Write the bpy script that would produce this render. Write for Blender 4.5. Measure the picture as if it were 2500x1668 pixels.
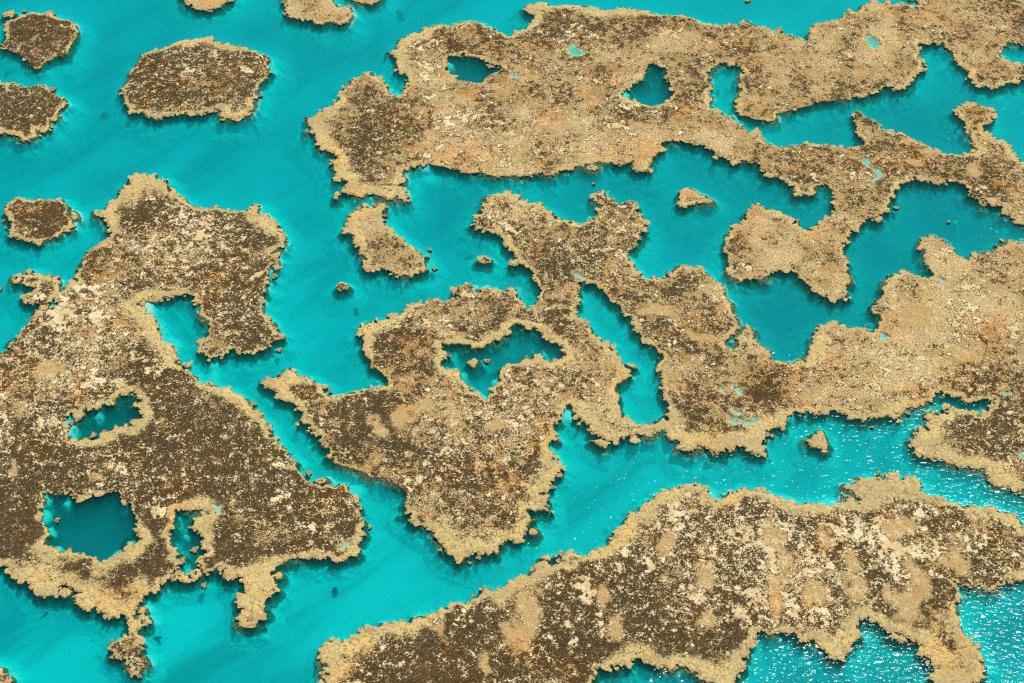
import bpy, math, random
import numpy as np

# ------------------------------------------------------------------ camera, sky, sun, exposure
sc = bpy.context.scene
for o in list(bpy.data.objects):
    bpy.data.objects.remove(o)
C = sc.collection
CAM_H, PITCH, HALF = 202.0, math.radians(48.0), math.tan(math.radians(16.4))
cam_data = bpy.data.cameras.new('camera')
cam_data.sensor_width = 36.0
cam_data.lens = 18.0 / HALF
cam_data.clip_start, cam_data.clip_end = 1.0, 20000.0
cam = bpy.data.objects.new('camera', cam_data)
C.objects.link(cam)
cam.location = (0, 0, CAM_H)
cam.rotation_euler = (math.pi / 2 - PITCH, 0, 0)
sc.camera = cam

SUN_EL, SUN_AZ = math.radians(65.0), math.radians(35.0)      # azimuth measured from +Y towards +X
world = bpy.data.worlds.new('World')
sc.world = world
world.use_nodes = True
wn = world.node_tree.nodes
wn.clear()
w_out = wn.new('ShaderNodeOutputWorld')
w_bg = wn.new('ShaderNodeBackground')
w_sky = wn.new('ShaderNodeTexSky')
w_sky.sky_type = 'NISHITA'
w_sky.sun_disc = False
w_sky.sun_elevation = SUN_EL
w_sky.sun_rotation = SUN_AZ
w_bg.inputs['Strength'].default_value = 0.055
world.node_tree.links.new(w_sky.outputs[0], w_bg.inputs['Color'])
world.node_tree.links.new(w_bg.outputs[0], w_out.inputs['Surface'])

sun_data = bpy.data.lights.new('sun', 'SUN')
sun_data.energy = 4.2
sun_data.angle = math.radians(0.53)
sun_data.color = (1.0, 0.94, 0.84)
sun = bpy.data.objects.new('sun', sun_data)
C.objects.link(sun)
sun.location = (100, 150, 300)
sun.rotation_euler = (math.pi / 2 - SUN_EL, 0, math.pi - SUN_AZ)   # lamp shines along its -Z

sc.view_settings.view_transform = 'Standard'
sc.view_settings.look = 'None'
sc.view_settings.exposure = 0.0
sc.view_settings.gamma = 1.0
sc.view_settings.use_curve_mapping = False
sc.cycles.use_denoising = False
sc.cycles.max_bounces = 5
sc.cycles.transparent_max_bounces = 8
sc.cycles.volume_bounces = 3
sc.cycles.caustics_reflective = False
sc.cycles.caustics_refractive = False
sc.cycles.sample_clamp_direct = 1.1
sc.cycles.pixel_filter_type = 'BLACKMAN_HARRIS'
sc.cycles.filter_width = 1.2

rnd = random.Random(11)
rng = np.random.default_rng(5)


def at(px, py, z=0.0):
    """The point of the plane at height z that a pixel of the photograph looks at."""
    dx = (px - 1250.0) / 1250.0 * HALF
    dy = (834.0 - py) / 1250.0 * HALF
    a = math.pi / 2 - PITCH
    wy = dy * math.cos(a) + math.sin(a)
    wz = dy * math.sin(a) - math.cos(a)
    t = (z - CAM_H) / wz
    return (dx * t, wy * t)


def pscale(px, py):
    """Metres of ground per photograph pixel (sideways) at a pixel."""
    a, b = at(px, py), at(px + 1, py)
    return b[0] - a[0]


# ------------------------------------------------------------------ noise
TAB = rng.random((256, 256)).astype(np.float32)


def vnoise(x, y, seed=0):
    x = np.asarray(x, np.float32) + seed * 37.17
    y = np.asarray(y, np.float32) + seed * 91.73
    xi, yi = np.floor(x).astype(np.int32), np.floor(y).astype(np.int32)
    fx, fy = x - xi, y - yi
    fx = fx * fx * (3 - 2 * fx)
    fy = fy * fy * (3 - 2 * fy)
    x0, x1, y0, y1 = xi & 255, (xi + 1) & 255, yi & 255, (yi + 1) & 255
    a = TAB[x0, y0] * (1 - fx) + TAB[x1, y0] * fx
    b = TAB[x0, y1] * (1 - fx) + TAB[x1, y1] * fx
    return a * (1 - fy) + b * fy


def fbm(x, y, size, octaves=4, seed=0, gain=0.5):
    """Fractal noise, about -0.5..0.5."""
    s, amp, tot = 0.0, 1.0, 0.0
    ca, sa = math.cos(0.6), math.sin(0.6)
    px, py = x / size, y / size
    for k in range(octaves):
        s = s + amp * (vnoise(px, py, seed + k * 3) - 0.5)
        tot += amp
        amp *= gain
        px, py = (px * ca - py * sa) * 2.03, (px * sa + py * ca) * 2.03
    return s / tot * 1.35


def worley(x, y, size, seed=0):
    """Distance to the nearest scattered point, in cells."""
    px, py = (x / size).astype(np.float32), (y / size).astype(np.float32)
    xi, yi = np.floor(px).astype(np.int32), np.floor(py).astype(np.int32)
    best = np.full(px.shape, 9.0, np.float32)
    for i in (-1, 0, 1):
        for j in (-1, 0, 1):
            cx, cy = xi + i, yi + j
            jx = TAB[(cx + seed * 13) & 255, cy & 255]
            jy = TAB[(cy + 71) & 255, (cx + seed * 29) & 255]
            d = (cx + jx - px) ** 2 + (cy + jy - py) ** 2
            np.minimum(best, d, out=best)
    return np.sqrt(best)


def sstep(a, b, x):
    t = np.clip((x - a) / (b - a), 0, 1)
    return t * t * (3 - 2 * t)


# ------------------------------------------------------------------ shader helpers
def new_mat(name):
    m = bpy.data.materials.new(name)
    m.use_nodes = True
    m.node_tree.nodes.clear()
    return m, m.node_tree.nodes, m.node_tree.links


class NB:
    """A small builder for node trees."""
    def __init__(self, name):
        self.m, self.n, self.l = new_mat(name)
        self.out = self.n.new('ShaderNodeOutputMaterial')
        geo = self.n.new('ShaderNodeNewGeometry')
        self.pos = geo.outputs['Position']

    def put(self, sock, v):
        if isinstance(v, bpy.types.NodeSocket):
            self.l.new(v, sock)
        elif isinstance(v, (tuple, list)) and len(v) == 3 and sock.type == 'RGBA':
            sock.default_value = (*v, 1.0)
        else:
            sock.default_value = v

    def attr(self, name):
        a = self.n.new('ShaderNodeAttribute')
        a.attribute_name = name
        return a.outputs['Fac']

    def noise(self, scale, detail=3.0, rough=0.55, offset=(0, 0, 0), stretch=None, distort=0.0, vec=None):
        mp = self.n.new('ShaderNodeMapping')
        mp.inputs['Location'].default_value = offset
        if stretch:
            mp.vector_type = 'TEXTURE'                       # turn first, then stretch along the turned axes
            mp.inputs['Scale'].default_value = stretch[0]
            mp.inputs['Rotation'].default_value = (0, 0, stretch[1])
        self.l.new(vec or self.pos, mp.inputs['Vector'])
        t = self.n.new('ShaderNodeTexNoise')
        t.inputs['Scale'].default_value = scale
        t.inputs['Detail'].default_value = detail
        t.inputs['Roughness'].default_value = rough
        t.inputs['Distortion'].default_value = distort
        self.l.new(mp.outputs[0], t.inputs['Vector'])
        return t.outputs['Fac']

    def voro(self, scale, feature='F1', rand=1.0):
        t = self.n.new('ShaderNodeTexVoronoi')
        t.feature = feature
        t.inputs['Scale'].default_value = scale
        t.inputs['Randomness'].default_value = rand
        self.l.new(self.pos, t.inputs['Vector'])
        return t.outputs['Distance']

    def math(self, op, a, b=0.0, c=None, clamp=False):
        t = self.n.new('ShaderNodeMath')
        t.operation = op
        t.use_clamp = clamp
        self.put(t.inputs[0], a)
        self.put(t.inputs[1], b)
        if c is not None:
            self.put(t.inputs[2], c)
        return t.outputs[0]

    def ramp(self, v, a, b, lo=0.0, hi=1.0):
        t = self.n.new('ShaderNodeMapRange')
        t.interpolation_type = 'SMOOTHSTEP'
        self.put(t.inputs['Value'], v)
        self.put(t.inputs['From Min'], a)
        self.put(t.inputs['From Max'], b)
        t.inputs['To Min'].default_value = lo
        t.inputs['To Max'].default_value = hi
        return t.outputs['Result']

    def mix(self, f, a, b, blend='MIX'):
        t = self.n.new('ShaderNodeMix')
        t.data_type = 'RGBA'
        t.blend_type = blend
        t.clamp_factor = True
        self.put(t.inputs[0], f)
        self.put(t.inputs[6], a)
        self.put(t.inputs[7], b)
        return t.outputs[2]

    def bump(self, h, dist, strength=1.0, normal=None):
        t = self.n.new('ShaderNodeBump')
        t.inputs['Strength'].default_value = strength
        t.inputs['Distance'].default_value = dist
        self.put(t.inputs['Height'], h)
        if normal is not None:
            self.l.new(normal, t.inputs['Normal'])
        return t.outputs[0]

    def diffuse(self, col, normal=None, rough=0.9):
        t = self.n.new('ShaderNodeBsdfPrincipled')
        self.put(t.inputs['Base Color'], col)
        t.inputs['Roughness'].default_value = rough
        t.inputs['Specular IOR Level'].default_value = 0.12
        if normal is not None:
            self.l.new(normal, t.inputs['Normal'])
        self.l.new(t.outputs[0], self.out.inputs['Surface'])
        return t


WEED = (0.056, 0.041, 0.017)
WEED2 = (0.096, 0.069, 0.029)
UMBER = (0.076, 0.045, 0.017)
BROWN = (0.190, 0.130, 0.055)
TAN = (0.580, 0.425, 0.200)
ORANGE = (0.520, 0.325, 0.115)
LIGHT = (0.760, 0.575, 0.285)
SANDC = (0.600, 0.410, 0.170)
PALE = (0.860, 0.740, 0.450)
RIM = (0.760, 0.600, 0.260)
RIMGOLD = (0.800, 0.590, 0.220)
RIMDARK = (0.300, 0.225, 0.105)
OLIVE = (0.540, 0.430, 0.190)


def reef_material(name):
    """Weed-covered reef: brown weed broken by tan and pale crumbs, paler towards the rim."""
    b = NB(name)
    rim, tan, sand = b.attr('rim'), b.attr('tan'), b.attr('sandy')
    n1 = b.noise(0.85, 5, 0.68, (3, 8, 0))            # clumps about two metres
    n2 = b.noise(2.7, 4, 0.70, (13, 1, 0), distort=0.5)   # crumbs
    n3 = b.noise(6.0, 3, 0.70, (5, 21, 0))            # grain
    n4 = b.noise(0.15, 4, 0.60, (31, 4, 0))           # broad blotches
    n5 = b.noise(0.33, 4, 0.62, (71, 14, 0))
    weed = b.mix(b.ramp(n4, 0.42, 0.60), WEED, UMBER)
    weed = b.mix(b.ramp(n2, 0.46, 0.60), weed, WEED2)
    weed = b.mix(b.math('MULTIPLY', b.ramp(n3, 0.53, 0.63), 0.8), weed, BROWN)
    weed = b.mix(b.math('MULTIPLY', b.ramp(n5, 0.54, 0.70), b.ramp(n3, 0.45, 0.55)), weed, BROWN)
    tanc = b.mix(b.ramp(n5, 0.42, 0.60), TAN, ORANGE)
    tanc = b.mix(b.ramp(tan, 0.55, 0.95), tanc, LIGHT)
    tanc = b.mix(b.ramp(n3, 0.53, 0.40), tanc, BROWN)
    tanc = b.mix(b.math('MULTIPLY', b.ramp(n3, 0.56, 0.66), 0.7), tanc, PALE)
    # how much of the weed the tan crumbs take over
    k = b.math('ADD', b.math('ADD', b.math('MULTIPLY', n1, 0.85), b.math('MULTIPLY', n5, 0.35)), b.math('SUBTRACT', b.math('MULTIPLY', n2, 0.70), 0.375))
    k = b.math('ADD', k, b.math('MULTIPLY', b.math('SUBTRACT', n3, 0.5), 0.50))
    thr = b.math('SUBTRACT', 0.80, b.math('MULTIPLY', tan, 0.44))
    f = b.ramp(b.math('SUBTRACT', k, thr), -0.05, 0.05)
    col = b.mix(f, weed, tanc)
    # soft sandy patches
    so = b.mix(b.ramp(n2, 0.40, 0.62), SANDC, TAN)
    so = b.mix(b.math('MULTIPLY', b.ramp(n3, 0.50, 0.40), 0.6), so, BROWN)
    sf = b.math('ADD', sand, b.math('ADD', b.math('MULTIPLY', b.math('SUBTRACT', n2, 0.5), 1.0), b.math('MULTIPLY', b.math('SUBTRACT', n3, 0.5), 1.2)))
    col = b.mix(b.ramp(sf, 0.08, 0.62), col, so)
    # pale crumbs
    k2 = b.math('ADD', b.math('MULTIPLY', b.noise(3.4, 3, 0.66, (47, 9, 0), distort=0.5), 0.75), b.math('MULTIPLY', b.noise(0.7, 4, 0.62, (7, 77, 0)), 0.55))
    f2 = b.ramp(b.math('ADD', k2, b.math('MULTIPLY', b.attr('pale'), 0.16)), 0.80, 0.84)
    col = b.mix(b.math('MULTIPLY', f2, b.math('SUBTRACT', 0.9, b.math('MULTIPLY', sand, 0.45))), col, PALE)
    # rim
    rc = b.mix(b.ramp(n2, 0.42, 0.58), OLIVE, RIM)
    rc = b.mix(b.math('MULTIPLY', b.ramp(n3, 0.47, 0.36), 0.7), rc, RIMDARK)
    rc = b.mix(b.math('MULTIPLY', b.ramp(n5, 0.52, 0.64), 0.6), rc, RIMGOLD)
    rc = b.mix(b.math('MULTIPLY', b.ramp(n3, 0.54, 0.66), 0.4), rc, PALE)
    cv = b.voro(0.9, 'DISTANCE_TO_EDGE')
    crack = b.math('MULTIPLY', b.ramp(b.math('ADD', cv, b.math('MULTIPLY', b.math('SUBTRACT', n2, 0.5), 0.35)), 0.05, 0.0), b.ramp(n5, 0.45, 0.60))
    rc = b.mix(b.math('MULTIPLY', crack, 0.8), rc, (0.09, 0.066, 0.030))
    rc = b.mix(b.math('MULTIPLY', b.ramp(n4, 0.52, 0.42), 0.4), rc, (0.430, 0.330, 0.170))
    rf = b.math('ADD', rim, b.math('MULTIPLY', b.math('SUBTRACT', n2, 0.5), 1.2))
    rf = b.math('ADD', rf, b.math('MULTIPLY', b.math('SUBTRACT', n3, 0.5), 1.3))
    rf = b.math('ADD', rf, b.math('MULTIPLY', b.math('SUBTRACT', n1, 0.5), 1.0))
    rf = b.math('ADD', rf, b.math('MULTIPLY', b.math('SUBTRACT', n5, 0.5), 1.0))
    col = b.mix(b.ramp(rf, 0.20, 0.75), col, rc)
    # rusty and olive drifts
    col = b.mix(b.math('MULTIPLY', b.ramp(b.noise(0.10, 4, 0.6, (3, 91, 0)), 0.50, 0.66), 0.7), col, (1.12, 0.90, 0.72), 'MULTIPLY')
    col = b.mix(b.math('MULTIPLY', b.ramp(b.noise(0.13, 4, 0.6, (53, 1, 0)), 0.50, 0.66), 0.7), col, (0.97, 0.95, 0.84), 'MULTIPLY')
    # coral rock below the water line and wet dark foot
    sep = b.n.new('ShaderNodeSeparateXYZ')
    b.l.new(b.pos, sep.inputs[0])
    wet = b.ramp(b.math('ADD', sep.outputs[2], b.math('MULTIPLY', b.math('SUBTRACT', n2, 0.5), 0.12)), 0.05, -0.06)
    col = b.mix(b.math('MULTIPLY', wet, 0.8), col, (0.085, 0.070, 0.040))
    h = b.math('ADD', b.math('MULTIPLY', n2, 0.7), b.math('MULTIPLY', n3, 0.5))
    b.diffuse(col, b.bump(h, 0.30, 0.9))
    return b.m


def slope_material():
    """Drowned flank of a reef: brown coral giving way to sand."""
    b = NB('drowned coral')
    n1 = b.noise(0.9, 4, 0.6, (3, 3, 1))
    n2 = b.noise(3.0, 3, 0.6, (9, 2, 1))
    col = b.mix(b.ramp(n2, 0.35, 0.7), (0.085, 0.072, 0.042), (0.300, 0.240, 0.130))
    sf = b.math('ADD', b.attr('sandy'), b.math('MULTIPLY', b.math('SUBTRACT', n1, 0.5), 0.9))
    col = b.mix(b.ramp(sf, 0.30, 0.70), col, b.mix(b.attr('deep_dark'), SEA_SAND, (0.050, 0.070, 0.075)))  # deep slopes coloured darker, in step with the dimmed floor
    b.diffuse(col, b.bump(n2, 0.3, 0.7))
    return b.m


SEA_SAND = (0.72, 0.71, 0.65)


def sand_material(name, base, tint, deep_dark=False):
    b = NB(name)
    n1 = b.noise(0.06, 6, 0.62, (1, 7, 0), stretch=((2.6, 0.6, 1), 0.75), distort=0.5)
    n2 = b.noise(1.2, 3, 0.6)
    col = b.mix(b.ramp(n1, 0.42, 0.68), base, tint)
    col = b.mix(b.math('MULTIPLY', b.ramp(n2, 0.55, 0.75), 0.15), col, (0.35, 0.32, 0.24))
    if deep_dark:                                         # dimness of deep water put into the floor colour
        col = b.mix(b.attr('deep_dark'), col, (0.050, 0.070, 0.075))
    b.diffuse(col, b.bump(n2, 0.05, 0.5))
    return b.m


def coral_material(name, main, dark, pale, grain=3.0):
    b = NB(name)
    n1 = b.noise(0.5, 2, 0.5, (9, 9, 3))
    n2 = b.noise(grain, 3, 0.6, (4, 8, 0))
    n3 = b.noise(grain * 3.2, 2, 0.6, (2, 1, 0))
    col = b.mix(b.ramp(n1, 0.40, 0.65), main, pale)
    col = b.mix(b.ramp(n2, 0.52, 0.30), col, dark)
    col = b.mix(b.math('MULTIPLY', b.ramp(n3, 0.46, 0.28), 0.7), col, dark)
    sep = b.n.new('ShaderNodeSeparateXYZ')
    b.l.new(b.pos, sep.inputs[0])
    col = b.mix(b.math('MULTIPLY', b.ramp(sep.outputs[2], 0.05, -0.05), 0.75), col, (0.085, 0.070, 0.040))
    b.diffuse(col, b.bump(b.math('ADD', n2, n3), 0.16, 0.8))
    return b.m


def pale_material():
    """Bleached coral crust, crumbling into the weed round its edges."""
    b = NB('bleached coral')
    n1 = b.noise(0.45, 3, 0.6, (9, 9, 3))
    n2 = b.noise(3.5, 3, 0.7, (4, 8, 0))
    n3 = b.noise(7.0, 3, 0.7, (2, 1, 0))
    col = b.mix(b.ramp(n1, 0.42, 0.60), PALE, (0.740, 0.560, 0.290))
    col = b.mix(b.math('MULTIPLY', b.ramp(n2, 0.48, 0.38), 0.8), col, (0.42, 0.31, 0.15))
    e = b.math('ADD', b.math('MULTIPLY', b.attr('core'), 2.2), b.math('ADD', b.math('MULTIPLY', b.math('SUBTRACT', n2, 0.5), 1.2), b.math('MULTIPLY', b.math('SUBTRACT', n3, 0.5), 1.6)))
    col = b.mix(b.ramp(e, 0.16, 0.06), col, (0.110, 0.076, 0.034))
    b.diffuse(col, b.bump(b.math('ADD', n2, n3), 0.14, 0.8))
    return b.m


def water_material():
    b = NB('sea water')
    sw = b.noise(0.42, 3, 0.55, (0, 0, 0), stretch=((1.0, 2.4, 1), -0.35))
    rp = b.noise(1.7, 1.5, 0.5, (4, 4, 0), stretch=((1.8, 1.0, 1), -0.22), distort=0.3)
    fine = b.noise(6.0, 2, 0.6, (8, 3, 0))
    gust = b.noise(0.035, 3, 0.5, (5, 2, 0), stretch=((3.0, 1.0, 1), 0.55))
    g = b.ramp(gust, 0.38, 0.62, 0.45, 1.45)
    h = b.math('ADD', b.math('MULTIPLY', sw, 0.55), b.math('MULTIPLY', b.math('MULTIPLY', rp, g), 0.50))
    h = b.math('ADD', h, b.math('MULTIPLY', b.math('MULTIPLY', fine, g), 0.0))
    nrm = b.bump(h, 1.0, WATER_BUMP)
    tr = b.n.new('ShaderNodeBsdfTransparent')
    gl = b.n.new('ShaderNodeBsdfGlossy')
    gl.distribution = 'BECKMANN'
    gl.inputs['Roughness'].default_value = 0.13
    b.l.new(nrm, gl.inputs['Normal'])
    fr = b.n.new('ShaderNodeFresnel')
    fr.inputs['IOR'].default_value = 1.333
    b.l.new(nrm, fr.inputs['Normal'])
    mx = b.n.new('ShaderNodeMixShader')
    b.l.new(fr.outputs[0], mx.inputs[0])
    b.l.new(tr.outputs[0], mx.inputs[1])
    b.l.new(gl.outputs[0], mx.inputs[2])
    b.l.new(mx.outputs[0], b.out.inputs['Surface'])
    # clear blue-green water that swallows red, milky with coral silt
    va = b.n.new('ShaderNodeVolumeAbsorption')
    va.inputs['Color'].default_value = (0.0, 0.966, 0.979, 1)
    va.inputs['Density'].default_value = 1.7
    vs = b.n.new('ShaderNodeVolumeScatter')
    vs.inputs['Color'].default_value = (0.01, 0.91, 1.0, 1)
    vs.inputs['Density'].default_value = 0.20
    vs.inputs['Anisotropy'].default_value = 0.25
    ad = b.n.new('ShaderNodeAddShader')
    b.l.new(va.outputs[0], ad.inputs[0])
    b.l.new(vs.outputs[0], ad.inputs[1])
    b.l.new(ad.outputs[0], b.out.inputs['Volume'])
    return b.m


WATER_BUMP = 0.24
M_FLAT = reef_material('weed covered reef')
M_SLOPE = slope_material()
M_SEABED = sand_material('sea floor sand', SEA_SAND, (0.32, 0.36, 0.34), True)
M_POOL = sand_material('tide pool sand', (0.60, 0.55, 0.42), (0.52, 0.48, 0.36))
M_HEAD = coral_material('rim coral', (0.640, 0.500, 0.225), RIMDARK, (0.560, 0.410, 0.190))
M_ROCK = coral_material('lone coral', (0.38, 0.29, 0.16), (0.11, 0.085, 0.045), (0.50, 0.38, 0.20))
M_PALE = pale_material()
M_SUNK = coral_material('sunken coral', (0.10, 0.085, 0.05), (0.045, 0.04, 0.022), (0.13, 0.11, 0.06))
M_WATER = water_material()


# ------------------------------------------------------------------ object helpers
def thing(name, loc, label, cat, group=None):
    o = bpy.data.objects.new(name, None)
    o.empty_display_size = 0.5
    C.objects.link(o)
    o.location = loc
    o['label'], o['category'] = label, cat
    if group:
        o['group'] = group
    return o


def link(name, me, parent=None, loc=(0, 0, 0)):
    o = bpy.data.objects.new(name, me)
    C.objects.link(o)
    o.location = loc
    if parent is not None:
        o.parent = parent
    return o


def grid_mesh(name, co, quads, mat, attrs=None, smooth=True):
    me = bpy.data.meshes.new(name)
    nv, nq = len(co), len(quads)
    me.vertices.add(nv)
    me.vertices.foreach_set('co', np.ascontiguousarray(co, np.float32).ravel())
    me.loops.add(nq * 4)
    me.polygons.add(nq)
    me.loops.foreach_set('vertex_index', np.ascontiguousarray(quads, np.int32).ravel())
    me.polygons.foreach_set('loop_start', np.arange(0, nq * 4, 4, dtype=np.int32))
    me.polygons.foreach_set('loop_total', np.full(nq, 4, np.int32))
    me.polygons.foreach_set('use_smooth', np.full(nq, smooth, dtype=bool))
    for k, v in (attrs or {}).items():
        a = me.attributes.new(k, 'FLOAT', 'POINT')
        a.data.foreach_set('value', np.ascontiguousarray(v, np.float32))
    me.materials.append(mat)
    me.update()
    return me


def blob_mesh(name, mat, seed, rings=4, segs=14, lobes=0.22, flat=0.55, depth=0.7):
    """A knobbly coral head of radius one: rounded top, skirt going down."""
    r_ = random.Random(seed)
    ph = [r_.uniform(0, 6.28) for _ in range(4)]
    rad = [1 + lobes * (math.sin(3 * t + ph[0]) * .5 + math.sin(5 * t + ph[1]) * .5 + math.sin(2 * t + ph[2]) * .4) + r_.uniform(-lobes, lobes) * .6
           for t in [6.2832 * k / segs for k in range(segs)]]
    vs, fs = [(0, 0, flat)], []
    for i in range(1, rings + 1):
        q = i / rings
        for k in range(segs):
            t = 6.2832 * k / segs
            rr = rad[k] * math.sin(q * 1.5708) * (1 + r_.uniform(-.06, .06))
            z = flat * max(0.0, math.cos(q * 1.5708)) ** 0.8 + r_.uniform(-.09, .09) * (i < rings)
            vs.append((rr * math.cos(t), rr * math.sin(t), z))
    base = len(vs)
    for k in range(segs):
        t = 6.2832 * k / segs
        vs.append((rad[k] * .85 * math.cos(t), rad[k] * .85 * math.sin(t), -depth))
    for k in range(segs):
        fs.append((0, 1 + k, 1 + (k + 1) % segs))
    for i in range(rings):
        a = 1 + i * segs
        for k in range(segs):
            fs.append((a + k, a + segs + k, a + segs + (k + 1) % segs, a + (k + 1) % segs))
    me = bpy.data.meshes.new(name)
    me.from_pydata(vs, [], fs)
    me.polygons.foreach_set('use_smooth', np.ones(len(me.polygons), bool))
    me.materials.append(mat)
    return me


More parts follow.
